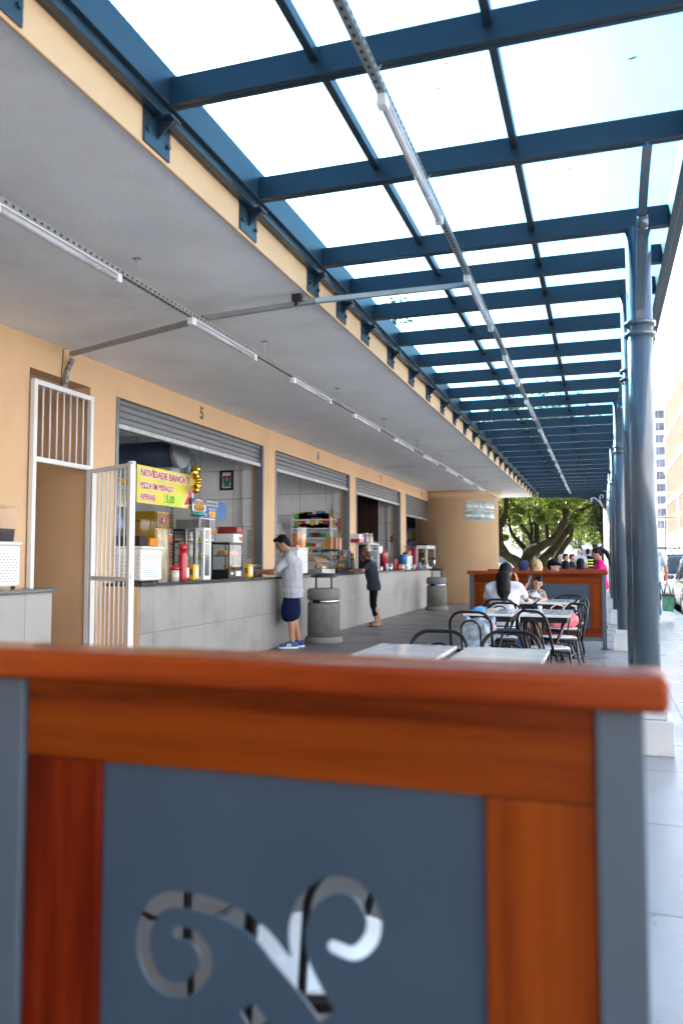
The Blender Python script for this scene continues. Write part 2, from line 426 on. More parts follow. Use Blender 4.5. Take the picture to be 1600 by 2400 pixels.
# leaf: swung out over the arcade, hinged on the right jamb
P1 = Vector((gx+.034, 7.205, 0)); ang = R(-27.5)
d = Vector((math.cos(ang), math.sin(ang), 0)); L = .85
lf = MB(); lf.X = Matrix.Translation(P1) @ Matrix.Rotation(ang, 4, 'Z')
zt = 2.30
lf.box(0, .05, -.02, .03, .05, zt, .004); lf.box(L-.06, L, -.028, .032, .05, zt+.01, .005)
for z in (.06, 1.12, zt-.05): lf.box(.051, L-.061, -.018, .022, z, z+.045, .004)
leaf = lf.build('gate_leaf', m_white, gt)
lb = MB(); lb.X = lf.X
for i in range(7):
    x = .05+(L-.11)*(i+1)/8
    lb.cyl((x, 0, .1), (x, 0, zt-.04), .009, n=8)
lb.build('leaf_bar', m_white, leaf)
hl = MB(); hl.X = lf.X; hl.box(L-.001, L+.02, -.012, .018, 1.15, 1.19, .003).box(L-.001, L+.03, -.02, .01, zt-.02, zt, .003); hl.build('latch', m_white, leaf)

# ================================================================== steel and glass canopy
BZ0, BZ1 = 3.73, 3.88; GX = -2.20; EX = .50
BY = [-1.0, .15, 1.3, 2.45, 3.62, 4.78, 6.05, 6.80, 7.57]+[7.57+1.02*i for i in range(1, 22)]
YEND = BY[-1]
can = thing('glass_canopy', 'blue steel and glass canopy fixed along the edge of the concrete roof', 'canopy', (-.8, 15, BZ0))
for y in BY:
    b = MB(); b.box(GX+.081, EX-.001, y-.036, y-.002, BZ0, BZ1, .004).box(GX+.081, EX-.001, y+.002, y+.036, BZ0, BZ1, .004)
    b.build('beam', m_steel, can)
    p = MB(); p.box(SX+.023, SX+.036, y-.13, y+.13, 3.505, BZ0+.10, .003)
    p.prism([(SX+.036, BZ0-.16), (GX+.10, BZ0-.06), (SX+.036, BZ0-.06)], 1, y-.006, y+.006)
    p.box(SX+.036, GX+.10, y-.05, y+.05, BZ0-.068, BZ0-.057)
    for dy, dz in ((-.1, -.15), (.1, -.15)): p.cyl((SX+.036, y+dy, BZ0+dz), (SX+.05, y+dy, BZ0+dz), .014, n=8)
    p.build('bracket_plate', m_steel, can)
q_ = random.Random(3)
m_deadleaf = M('dry_leaf', (.035, .03, .025), .8)
for i, (x, y) in enumerate(((-.72, 3.95), (-.80, 4.15), (-1.05, 6.4), (-.55, 6.55), (-.15, 5.3), (.2, 4.2), (-.4, 7.1), (-1.7, 8.0), (-.9, 8.9), (0, 7.9), (-.3, 3.0), (.1, 9.2))):
    s_ = q_.uniform(.008, .018); a = q_.uniform(0, 6.3); l_ = MB(); l_.X = Matrix.Translation((x, y, BZ1+.0165)) @ Matrix.Rotation(a, 4, 'Z')
    l_.prism([(-s_*1.6, 0), (-s_*.4, s_*.5), (s_*1.2, s_*.2), (s_*1.6, -.1*s_), (s_*.3, -s_*.5)], 2, 0, .002)
    one('fallen_leaf', l_, m_deadleaf, 'small dry leaf lying on the glass of the canopy', 'leaf', 'leaves on the canopy glass')
g = MB(); g.box(GX+.004, GX+.05, -1.6, YEND+.04, BZ0-.055, BZ0-.001, .004); g.box(GX, GX+.08, -1.6, YEND+.04, BZ0, BZ1+.05, .004); g.build('gutter_beam', m_steel, can)
MB().box(EX, EX+.05, -1.6, YEND+.04, BZ0-.02, BZ1+.03, .004).box(EX+.052, EX+.10, -1.6, YEND+.04, BZ0-.005, BZ1+.02, .004).build('edge_beam', m_steel, can)
for x in (-1.31, -.455):
    MB().box(x-.022, x+.022, -1.5, YEND, BZ1-.075, BZ1-.012, .003).build('mullion', m_steel, can)
ys = [-1.5]+BY
for a, b in zip(ys[:-1], ys[1:]):
    MB().box(GX+.03, EX+.06, a+.012, b-.012, BZ1+.004, BZ1+.014).build('glass_panel', m_glass_roof, can)

def fill2d(polys, thick):
    cu = bpy.data.curves.new('t', 'CURVE'); cu.dimensions = '2D'; cu.fill_mode = 'BOTH'; cu.extrude = thick/2
    for pl in polys:
        s = cu.splines.new('POLY'); s.points.add(len(pl)-1); s.use_cyclic_u = True
        for q, p in zip(s.points, pl): q.co = (p[0], p[1], 0, 1)
    o = bpy.data.objects.new('t', cu); me = evaluated_mesh(o)
    out = ([p.co.copy() for p in me.vertices], [tuple(f.vertices) for f in me.polygons])
    bpy.data.objects.remove(o); bpy.data.curves.remove(cu); bpy.data.meshes.remove(me)
    return out
def smooth_line(pts, n=10):
    pts = [Vector((*p, 0)) for p in pts]; out = []
    ext = [pts[0]*2-pts[1]]+pts+[pts[-1]*2-pts[-2]]
    for i in range(1, len(ext)-2):
        p0, p1, p2, p3 = ext[i-1:i+3]
        for k in range(n):
            t = k/n; out.append(.5*((2*p1)+(p2-p0)*t+(2*p0-5*p1+4*p2-p3)*t*t+(3*p1-p0-3*p2+p3)*t**3))
    out.append(pts[-1]); return out
def stroke(pts, w0, w1):
    c = smooth_line(pts); L = []; Rr = []
    for i, p in enumerate(c):
        t = (c[min(i+1, len(c)-1)]-c[max(i-1, 0)]).normalized(); nrm = Vector((-t.y, t.x, 0)); f = i/(len(c)-1)
        wd = w0+(w1-w0)*f
        L.append(p+nrm*wd); Rr.append(p-nrm*wd)
    tip = c[-1]; t = (c[-1]-c[-2]).normalized(); wd = w1
    arc = [tip+(Vector((-t.y, t.x, 0))*math.cos(a)+t*math.sin(a))*wd for a in [PI*k/7 for k in range(1, 7)]]
    return L, arc, Rr
def isect(A, B):
    for i in range(len(A)-1):
        for j in range(len(B)-1):
            p, r_ = A[i], A[i+1]-A[i]; q, s_ = B[j], B[j+1]-B[j]
            d = r_.x*s_.y-r_.y*s_.x
            if abs(d) < 1e-12: continue
            t = ((q-p).x*s_.y-(q-p).y*s_.x)/d; u = ((q-p).x*r_.y-(q-p).y*r_.x)/d
            if 0 <= t <= 1 and 0 <= u <= 1: return i, j, p+r_*t
    return None
def scroll_outline(A, B, w0, w1):
    """outline of two scrolls growing from one stem (A leaves to the left of B)"""
    aL, aT, aR = stroke(A, w0, w1); bL, bT, bR = stroke(B, w0, w1)
    h = isect(aR[::-1], bL[::-1])
    if h is None: return aL+aT+aR[::-1]
    i = len(aR)-1-h[0]; j = len(bL)-1-h[1]
    return aL+aT+aR[:i-1:-1]+[h[2]]+bL[j:]+bT+bR[::-1]

# ---- columns on stone pedestals, each with its curved brackets
CX = .292
m_ped = M('pedestal_stone', (.52, .52, .51), .6, var=.1, scale=6, bump=.15)
def bracket(mb, y, s, reach=1.22):
    """curved plate between column and roof in the plane of the columns; s=-1 towards the viewer"""
    pts = []
    for k in range(13):
        a = k/12; pts.append((y+s*(.086+reach*(1-math.cos(a*PI/2))**.9), 3.02+(BZ0-.03-3.02)*math.sin(a*PI/2)))
    top = [(y+s*.086, BZ0-.008), ]
    mb.prism([pts[0]]+pts[1:]+[(pts[-1][0], BZ0-.008)]+top, 0, CX-.006, CX+.006)
    for p, q in zip(pts[:-1], pts[1:]):
        dy, dz = q[0]-p[0], q[1]-p[1]; l = math.hypot(dy, dz); ny, nz = -dz/l*s*.012, dy/l*s*.012
        mb.prism([(p[0], p[1]), (q[0], q[1]), (q[0]-ny, q[1]-nz), (p[0]-ny, p[1]-nz)], 0, CX-.028, CX+.028)
    c = pts[7]
    mb.lathe([(.001, -.033), (.045, -.033), (.045, .033), (.001, .033)], (0, 0, 0), 14) if False else None
    mb.cyl((CX-.034, c[0]+s*.02, c[1]-.035), (CX+.034, c[0]+s*.02, c[1]-.035), .042, n=16)
def column(y, label, sides):
    t = thing('canopy_column', label, 'column', (CX, y, 0), 'columns carrying the glass canopy')
    MB().lathe([(.088, .30), (.088, BZ0-.002)], (CX, y, 0), 36).build('shaft', m_col, t)
    for z in (3.03, 2.95):
        MB().lathe([(.089, z-.018), (.108, z-.014), (.108, z+.014), (.089, z+.018)], (CX, y, 0), 36).build('collar', m_col, t)
    MB().box(CX-.155, CX+.155, y-.155, y+.155, 0, .235, .006).build('pedestal', m_ped, t)
    MB().box(CX-.118, CX+.118, y-.118, y+.118, .237, .30, .006).build('plinth', m_ped, t)
    b = MB()
    for s in sides: bracket(b, y, s)
    b.build('bracket', m_col, t)
    return t
for y, lb, sd in ((6.05, 'nearest canopy column with its curved bracket, behind the near wooden partition', (-1,)),
                  (7.57, 'second canopy column, half hidden close behind the nearest column', (-1, 1)),
                  (12.67, 'canopy column beside the right post of the second wooden partition', (-1, 1)),
                  (17.77, 'canopy column standing next after the one beside the second partition', (-1, 1)),
                  (22.87, 'canopy column fourth from the far end of the canopy', (-1, 1)),
                  (25.93, 'canopy column two before the scrolled arch', (1,)),
                  (YEND, 'farthest canopy column carrying the scrolled arch', (-1,))):
    column(y, lb, sd)
# scrolled arch at the end of the canopy
arc = [(CX-.095, 3.0)]+[(CX-.095-1.25*(1-math.cos(k/14*PI/2)), 3.0+.53*math.sin(k/14*PI/2)**1.4) for k in range(1, 15)]
outer = arc+[(GX+.1, 3.545), (GX+.1, BZ0-.004), (CX-.095, BZ0-.004)]
sA = [(.09, 3.16), (.03, 3.30), (-.07, 3.41), (-.17, 3.49), (-.27, 3.49), (-.30, 3.43), (-.25, 3.41)]
sB = [(.09, 3.16), (.045, 3.30), (.0, 3.42), (.005, 3.54), (.06, 3.60), (.12, 3.55), (.08, 3.49)]
hole = scroll_outline([(p[0]-.02, p[1]) for p in sA], [(p[0]-.02, p[1]) for p in sB], .022, .02)
vs, fs = fill2d([outer, hole], .012)
sa_ = MB().add([(p.x, YEND+.06+p.z, p.y) for p in vs], fs).build('scrolled_arch', m_steel, can)
vs, fs = fill2d([hole], .006)
MB().add([(p.x, YEND+.06+p.z, p.y) for p in vs], fs).build('scroll', M('bright_cutout_infill', (.72, .70, .62), .5), sa_)  # pale infill painted for the bright background showing through the scroll cut-out

# ================================================================== cable trays and tube lamps
m_tray = M('grey_cable_tray', (.30, .32, .32), .45, .4, var=.12)
m_hole = M('dark_tray_hole', (.02, .02, .02), .8)
m_tubew = M('milky_lamp_cover', (.46, .45, .50), .25, var=.02, coat=.3)
def tray(mb, y0, y1, x, z, w_=.038, h=.038):
    mb.mat(0); mb.box(x-w_/2, x+w_/2, y0, y1, z, z+.003); mb.box(x-w_/2, x-w_/2+.003, y0, y1, z+.004, z+h); mb.box(x+w_/2-.003, x+w_/2, y0, y1, z+.004, z+h)
    mb.mat(1); k = int((y1-y0)/.06)
    for i in range(k):
        y = y0+.03+i*.06
        if y < 16: mb.box(x-.007, x+.007, y-.012, y+.012, z-.0015, z-.0003); mb.box(x+w_/2+.0003, x+w_/2+.0015, y-.012, y+.012, z+.012, z+.026)
tx, tz = -3.13, 3.30
ct = thing('ceiling_cable_tray', 'slim grey slotted cable tray hanging under the white concrete ceiling', 'cable tray', (tx, 12, tz))
t = MB(); tray(t, .5, 25.5, tx, tz); t.build('channel', [m_tray, m_hole], ct)
h = MB(); y = 2.6
while y < 25.4:
    h.box(tx-.002, tx+.002, y-.012, y+.012, tz+.004, SOF-.002); h.box(tx-.03, tx+.03, y-.02, y+.02, SOF-.008, SOF-.001); y += 2.28
h.build('hanger', m_tray, ct)
kx, kz = -1.0, 3.655
cc = thing('canopy_cable_tray', 'slotted cable tray running under the blue canopy beams', 'cable tray', (kx, 12, kz))
t = MB(); tray(t, -.5, YEND, kx, kz, .045, .04); t.build('channel', [m_tray, m_hole], cc)
h = MB()
for y in BY: h.box(kx-.024, kx-.021, y-.012, y+.012, kz, BZ0-.002); h.cyl((kx+.022, y-.05, kz+.03), (kx+.03, y-.02, BZ0-.002), .004, n=6)
h.build('hanger', m_tray, cc)
def lamp(x, y0, y1, z, label, group):
    t = thing('tube_lamp', label, 'lamp', (x, (y0+y1)/2, z), group)
    MB().box(x-.026, x+.026, y0, y0+.07, z-.062, z-.002, .006).build('end_cap', m_whitep, t); MB().box(x-.026, x+.026, y1-.05, y1, z-.062, z-.002, .006).build('end_cap', m_whitep, t)
    b = MB(); b.box(x-.022, x+.022, y0+.071, y1-.051, z-.012, z-.003); b.build('body', m_whitep, t)
    b = MB(); b.tube([(x, y0+.071, z-.034), (x, y1-.051, z-.034)], .0215, 14); b.build('cover', m_tubew, t)
ords = ['second', 'third', 'fourth', 'fifth', 'sixth', 'seventh', 'eighth', 'ninth', 'tenth']
y0 = 3.42; lamp(tx, y0, y0+1.24, tz, 'white tube lamp cut by the left edge under the concrete ceiling', 'lamps under the concrete ceiling')
for i in range(8):
    y0 = 3.42+2.235*(i+1)
    lamp(tx, y0, y0+1.27, tz, '%s white tube lamp from the left under the concrete ceiling' % ords[i], 'lamps under the concrete ceiling')
lamp(kx, 3.70, 5.22, kz, 'nearest and longest looking tube lamp under the glass canopy', 'lamps under the glass canopy')
for i in range(8):
    y0 = 3.70+2.66*(i+1)
    lamp(kx, y0, y0+1.5, kz, '%s nearest tube lamp under the glass canopy' % ords[i], 'lamps under the glass canopy')
# cross tray from the passage to the canopy
xt = thing('cross_cable_tray', 'grey cable tray crossing the ceiling from the passage head to the canopy tray', 'cable tray', (-3.1, 6.3, 3.35))
def bartray(mb, pts, w_=.045, h=.04, holes=1):
    for p, q in zip(pts[:-1], pts[1:]):
        p = Vector(p); q = Vector(q); dv = q-p; L = dv.length; z = Vector((0, 0, 1))
        xx = dv.normalized(); yy = z.cross(xx)
        if yy.length < .1: yy = Vector((0, 1, 0))
        yy.normalize(); zz = xx.cross(yy)
        mb.X = Matrix.Translation(p) @ Matrix((xx, yy, zz)).transposed().to_4x4()
        mb.mat(0); mb.box(0, L, -w_/2, w_/2, 0, h, .003); mb.mat(1)
        for i in range(int(L/.06)*holes): mb.box(.03+i*.06-.012, .03+i*.06+.012, -.007, .007, -.0015, -.0003); mb.box(.03+i*.06-.012, .03+i*.06+.012, -w_/2-.0015, -w_/2-.0003, .012, .027)
        mb.X = None
pA = Vector((WX+.06, 6.82, 3.42))
b = MB(); bartray(b, [(WX+.12, 6.74, 3.40), (-3.13, 5.92, 3.345), (SX+.05, 6.03, 3.43), (-1.03, 6.68, 3.66)], holes=0); b.build('channel', [m_tray, m_hole], xt)
b = MB(); bartray(b, [(WX+.03, pA.y-.16, 3.0), (WX+.03, pA.y-.03, 3.1), (WX+.03, pA.y, 3.26), (WX+.1, pA.y, 3.39)]); b.build('elbow', [m_tray, m_hole], xt)
MB().box(-2.36, -2.28, 5.93, 5.99, 3.44, 3.495, .004).cyl((-2.33, 5.95, 3.40), (-2.30, 5.96, 3.50), .012, n=8).build('anchor', m_black, xt)
one('wall_cable', MB().tube([(WX+.006, pA.y-.09, 3.05), (WX+.006, pA.y-.07, 3.25), (WX+.006, pA.y-.05, 3.49), (WX+.05, pA.y-.04, 3.494)], .004, 6), m_black, 'thin black cable climbing the orange wall to the ceiling', 'cable')
# ================================================================== wooden partitions with the steel scroll panel
def woods(prefix, axis, seed): return wood_mat('%s_%d' % (prefix, seed), axis, (.10, .012, .0015), (.27, .055, .006), (.40, .105, .012), .28, seed)
w_cap = wood_mat('varnished_cap', 0, (.10, .011, .0015), (.20, .030, .003), (.27, .050, .006), .24, 1, .14)
w_rail = wood_mat('varnished_rail', 0, (.036, .003, .0003), (.125, .019, .0005), (.185, .034, .001), .36, 2, .05)
w_rail2 = wood_mat('varnished_low_rail', 0, (.08, .01, .002), (.14, .018, .003), (.19, .035, .006), .36, 3, .1)
w_st1 = wood_mat('varnished_dark_stile', 2, (.034, .002, .0003), (.10, .008, .0004), (.18, .028, .001), .36, 4, .05)
w_st2 = wood_mat('varnished_stile', 2, (.05, .005, .0004), (.145, .024, .0006), (.20, .039, .0015), .36, 5, .05)
m_panel = M('slate_grey_panel_paint', (.026, .049, .078), .34, var=.08, scale=2, coat=.05)
m_post = M('grey_post_paint', (.052, .074, .100), .45, var=.05, scale=2)
# scroll cut-out: stem from the middle of the panel, photographed proportions (metres in the panel plane)
def px(a, b): p = at_y(a*1.0204, b*1.0204, 1.255); return (p.x, p.z)
SA = [px(*q) for q in ((745, 2345), (700, 2285), (640, 2215), (590, 2155), (520, 2105), (430, 2078), (362, 2080), (325, 2130), (322, 2200), (350, 2262), (405, 2285), (455, 2250), (462, 2200), (435, 2160), (400, 2150))]
SB = [px(*q) for q in ((745, 2345), (712, 2285), (682, 2215), (675, 2140), (702, 2075), (760, 2040), (815, 2055), (850, 2110), (846, 2165), (808, 2200), (760, 2185))]
HOLE = [(p.x, p.y) for p in scroll_outline(SA, SB, .0160, .0112)]
zmid = .665
HOLE2 = [(-.508*2-x, 1.17-z) for x, z in HOLE]        # the same scroll turned upside down in the lower half
def partition(y, label, simple=False):
    t = thing('wooden_partition', label, 'partition', (-.95, y, 0), 'wooden partitions round the table areas')
    MB().box(-2.02, .087, y-.062, y+.062, 1.113, 1.167, .012, 3).build('cap', w_cap, t)
    for x0, x1 in ((-.012, .054), (-1.091, -1.026), (-1.985, -1.92)):
        p = MB(); p.box(x0, x1, y-.033, y+.033, .012, 1.112, .004); p.box(x0-.03, x1+.03, y-.05, y+.05, 0, .011, .002); p.build('post', m_post, t)
    for xa, xb, m1, m2 in ((-1.025, -.013, w_st1, w_st2), (-1.919, -1.092, w_st2, w_st1)):
        MB().box(xa, xb, y-.022, y+.022, .968, 1.111, .004).build('top_rail', w_rail, t)
        MB().box(xa, xa+.158, y-.021, y+.021, .305, .967, .004).build('stile', m1, t)
        MB().box(xb-.164, xb, y-.021, y+.021, .305, .967, .004).build('stile', m2, t)
        MB().box(xa, xb, y-.022, y+.022, .175, .304, .004).build('bottom_rail', w_rail2, t)
        MB().box(xa, xb, y-.024, y+.024, .125, .174, .004).build('bottom_bar', m_post, t)
        x0, x1 = xa+.159, xb-.165; mid = (x0+x1)/2; ref = (-.866-.178)/2; sh = mid-ref
        sx = 1.0
        outl = [(x0, .306), (x1, .306), (x1, .966), (x0, .966)]
        vs, fs = fill2d([outl]+[[(p[0]+sh, p[1]) for p in h] for h in (HOLE, HOLE2)], .004)
        MB().add([(p.x, y-.004-p.z, p.y) for p in vs], fs).build('scroll_panel', m_panel, t)
    return t
part1 = partition(1.275, 'near wooden partition filling the foreground with a grey scroll panel')
part2 = partition(12.63, 'second wooden partition behind the seated woman and child, black chair before it')
part3 = partition(15.0, 'third wooden partition, only its cap seen just behind the second one')
part4 = partition(17.9, 'fourth wooden partition, a cap sliver in front of the girl in pink')

# ================================================================== tables and bentwood style steel chairs
m_top = M('white_marbled_table_top', (.76, .75, .72), .14, var=.03, scale=4, coat=.3)
m_seat = M('white_seat_laminate', (.76, .75, .73), .22, var=.05, scale=7, coat=.2)
def table(x, y, label):
    t = thing('cafe_table', label, 'table', (x, y, 0), 'white cafe tables')
    MB().box(x-.265, x+.265, y-.475, y+.475, .735, .762, .006).build('table_top', m_top, t)
    MB().box(x-.235, x+.235, y-.44, y+.44, .675, .734, .004).build('apron', m_blackgloss, t)
    for sy in (-1, 1):
        l = MB(); l.tube([(x-.2, y+sy*.39, .675), (x-.09, y+sy*.36, .4), (x-.21, y+sy*.40, .014)], .014, 8)
        l.tube([(x+.2, y+sy*.39, .675), (x+.09, y+sy*.36, .4), (x+.21, y+sy*.40, .014)], .014, 8)
        l.box(x-.1, x+.1, y+sy*.36-.012, y+sy*.36+.012, .39, .415, .003)
        l.build('leg_pair', m_blackgloss, t)
    MB().cyl((x, y-.36, .40), (x, y+.36, .40), .012, n=8).build('stretcher', m_blackgloss, t)
    return t
for x, y, lb in ((-1.19, 4.85, 'white cafe table cut by the near partition cap, left of its pair'), (-.59, 4.82, 'white cafe table just above the near partition cap, right of its pair'),
                 (-1.165, 9.08, 'white cafe table with the blue packet on its corner'), (-.585, 9.08, 'white cafe table with the small white cup'),
                 (-1.165, 11.62, 'white cafe table where the woman in white sits'), (-.585, 11.60, 'white cafe table in front of the second partition panel'),
                 (-.60, 3.0, 'white cafe table hidden behind the near partition'),
                 (-1.15, 16.4, 'white cafe table behind the third partition'), (-.58, 16.4, 'white cafe table behind the third partition beside the pink shirt')):
    table(x, y, lb)
def hoop(w_, zt, z0, rad, y0, y1, n=10):
    """inverted U in a leaning plane: y0 at z0, y1 at zt"""
    pts = []
    def P(x, z): f = (z-z0)/(zt-z0); return (x, y0+(y1-y0)*f, z)
    pts.append(P(-w_/2, z0)); pts.append(P(-w_/2, (z0+zt-rad)/2))
    for k in range(n+1):
        a = PI-PI/2*k/n; pts.append(P(-w_/2+rad+rad*math.cos(a), zt-rad+rad*math.sin(a)))
    for k in range(n+1):
        a = PI/2-PI/2*k/n; pts.append(P(w_/2-rad+rad*math.cos(a), zt-rad+rad*math.sin(a)))
    pts.append(P(w_/2, (z0+zt-rad)/2)); pts.append(P(w_/2, z0)); return pts
def make_chair(label):
    """faces +Y, seat centred on its base point"""
    t = thing('bentwood_chair', label, 'chair', (0, 0, 0), 'black tube chairs with round white seats')
    MB().lathe([(0, .452), (.185, .452), (.195, .448), (.197, .44), (.197, .43)], (0, 0, 0), 32).build('seat', m_seat, t)
    s = MB(); s.lathe([(.199, .446), (.205, .44), (.205, .415), (.19, .405), (.17, .405)], (0, 0, 0), 32); s.build('seat_rim', m_blackgloss, t)
    MB().tube(hoop(.41, .82, .40, .13, -.16, -.27), .0140, 10).build('back_hoop', m_blackgloss, t)
    MB().tube(hoop(.19, .735, .42, .094, -.175, -.25), .010, 8).build('inner_hoop', m_blackgloss, t)
    for x, y in ((-.14, .13), (.14, .13), (-.14, -.13), (.14, -.13)):
        MB().tube([(x, y, .405), (x*1.15, y*1.15, .2), (x*1.38, y*1.38, .006)], .0115, 8).build('leg', m_blackgloss, t)
    MB().tube([(.155*math.cos(a), .155*math.sin(a), .24) for a in [2*PI*k/20 for k in range(20)]], .008, 8, closed=True).build('leg_ring', m_blackgloss, t)
    return t
ch0 = make_chair('x'); first = True
def chair(x, y, face, label):
    """face = direction the sitter looks, as a vector"""
    global first
    rz = math.atan2(face[1], face[0])-PI/2
    if first: first = False; ch0.location = (x, y, 0); ch0.rotation_euler = (0, 0, rz); ch0['label'] = label; return ch0
    return again(ch0, (x, y, 0), rz, label)
for x, y, f, lb in (
    (-1.12, 5.45, (0, -1), 'black hoop chair behind the left table nearest the partition cap'),
    (-.63, 5.55, (-.03, -1), 'black hoop chair behind the right table nearest the partition cap'),
    (-1.24, 8.17, (.02, 1), 'black hoop chair holding the clear plastic bag of vegetables'),
    (-.52, 8.43, (.62, .75), 'black hoop chair turned sideways at the table with the small cup'),
    (-.49, 9.63, (-.62, -.5), 'black hoop chair seen side on at the right of the cup table'),
    (-.49, 10.86, (-.75, -.4), 'black hoop chair with the pink handbag on its seat'),
    (-.45, 11.86, (0, -1), 'black hoop chair right before the grey panel of the second partition'),
    (-1.14, 9.42, (-.1, -1), 'black hoop chair behind the table with the blue packet'),
    (-1.27, 10.78, (0, 1), 'black hoop chair under the woman in white'),
    (-.98, 12.10, (0, -1), 'black hoop chair under the child'),
    (-.62, 1.77, (-.55, .8), 'black hoop chair close behind the near partition, seat seen through its scroll'),
    (-1.28, 2.35, (.3, 1), 'black hoop chair close behind the near partition, legs seen through its scroll'),
    (-1.2, 13.35, (0, 1), 'black hoop chair under the person in the purple cap'), (-.85, 13.5, (0, 1), 'black hoop chair under the blonde person'),
    (-.5, 14.1, (-.2, -1), 'black hoop chair under the person in the black cap'), (-.2, 19.7, (-1, -.1), 'black hoop chair under the girl in pink')):
    chair(x, y, f, lb)

# small things on the tables
m_cup = M('white_ceramic', (.72, .72, .70), .2, var=.03, coat=.4)
one('small_cup', MB().lathe([(.0, .763), (.018, .763), (.024, .80), (.026, .818), (.023, .818), (.018, .768), (0, .767)], (-.67, 9.25, 0), 18), m_cup, 'small white cup standing on the right table of the second row', 'cup')
def crumple(mb, x0, x1, y0, y1, z, h, n=9, seed=0, amp=1):
    vs = []; fs = []
    for i in range(n+1):
        for j in range(n+1):
            u, v = i/n, j/n; e = math.sin(PI*u)*math.sin(PI*v)
            q = noise.noise(Vector((u*4+seed, v*4, seed)))
            vs.append((x0+(x1-x0)*u+.01*q*amp, y0+(y1-y0)*v+.01*q*amp, z+h*(e**.5)*(.7+.5*q)+.001))
    for i in range(n):
        for j in range(n): a = i*(n+1)+j; fs.append((a, a+n+1, a+n+2, a+1))
    o = len(vs); vs += [(x0, y0, z), (x1, y0, z), (x1, y1, z), (x0, y1, z)]; fs.append((o, o+3, o+2, o+1))
    return mb.add(vs, fs, True)
one('snack_packet', crumple(MB(), -1.43, -1.27, 9.15, 9.42, .763, .05, seed=3), M('bright_blue_packet', (.01, .25, .62), .25, var=.3, coat=.5), 'crumpled bright blue packet on the table corner', 'packet')
one('paper_wrapper', crumple(MB(), -1.27, -1.13, 9.2, 9.42, .763, .02, seed=5), M('tan_wrapper', (.62, .42, .24), .5, var=.15), 'tan paper wrapper beside the blue packet', 'wrapper')
one('paper_bag', crumple(MB(), -1.18, -.93, 11.2, 11.55, .763, .07, seed=8), M('white_crumpled_paper', (.70, .70, .72), .6, var=.06), 'crumpled white paper spread before the child on the table', 'paper')
# clear bag of vegetables on a seat
vb = thing('plastic_bag', 'clear bluish plastic bag full of purple vegetables on a chair seat', 'bag', (-1.24, 8.2, .455))
b = MB(); b.ell((-1.2, 8.17, .60), (.20, .15, .145)); b.ell((-1.24, 8.14, .50), (.16, .13, .06)); b.cap((-1.3, 8.2, .66), .05, (-1.32, 8.2, .74), .03); b.cap((-1.08, 8.2, .66), .05, (-1.06, 8.2, .745), .03)
def bagnoise(o):
    nr_ = [p_.vector.copy() for p_ in o.data.vertex_normals]
    for v in o.data.vertices:
        n_ = noise.noise(v.co*16); v.co += nr_[v.index]*n_*.018
m_bag = M('bluish_translucent_plastic', (.42, .50, .58), .25, var=.25, scale=9, coat=.5)
def bag_mat():
    m = bpy.data.materials.new('clear_bag_plastic'); m.use_nodes = True; nt = m.node_tree; b_ = nt.nodes['Principled BSDF']; out = nt.nodes['Material Output']
    tr = nt.nodes.new('ShaderNodeBsdfTransparent'); mx = nt.nodes.new('ShaderNodeMixShader'); f = noise_node(nt, mapping(nt), 11, 4)
    mr = nt.nodes.new('ShaderNodeMapRange'); mr.inputs['From Min'].default_value = .35; mr.inputs['From Max'].default_value = .65; mr.inputs['To Min'].default_value = .25; mr.inputs['To Max'].default_value = .85
    nt.links.new(f, mr.inputs['Value']); b_.inputs['Base Color'].default_value = (.45, .54, .62, 1); b_.inputs['Roughness'].default_value = .2
    nt.links.new(mr.outputs[0], mx.inputs[0]); nt.links.new(tr.outputs[0], mx.inputs[1]); nt.links.new(b_.outputs[0], mx.inputs[2]); nt.links.new(mx.outputs[0], out.inputs[0]); return m
bo = blob('bag_film', b, bag_mat(), vb, .014, 3); bagnoise(bo)
v = MB(); q = random.Random(4)
for i in range(16): v.ell((-1.17+q.uniform(-.13, .13), 8.17+q.uniform(-.09, .07), .57+q.uniform(-.03, .11)), (.034,)*3, 10, 7)
v.build('vegetables', M('purple_garlic_skin', (.38, .25, .27), .5, var=.5, scale=18), vb)
# pink handbag on a seat
hb = thing('handbag', 'pink handbag with pale straps lying on a chair seat', 'handbag', (-.49, 10.86, .455))
b = MB(); b.cap((-.60, 10.78, .55), .085, (-.38, 10.86, .55), .085); b.cap((-.58, 10.8, .61), .06, (-.40, 10.86, .61), .06); b.cap((-.60, 10.78, .52), .065, (-.38, 10.86, .52), .065)
blob('bag_body', b, M('pink_leather', (.72, .17, .20), .4, var=.15), hb, .012, 3)
for s in (0, .05):
    MB().tube([(-.62+s*3, 10.76, .64), (-.64+s*3, 10.74, .71), (-.57+s*3, 10.76, .76), (-.48+s*3, 10.8, .73), (-.47+s*3, 10.81, .64)], .010, 7).build('strap', M('pale_pink_strap', (.72, .52, .50), .5), hb)

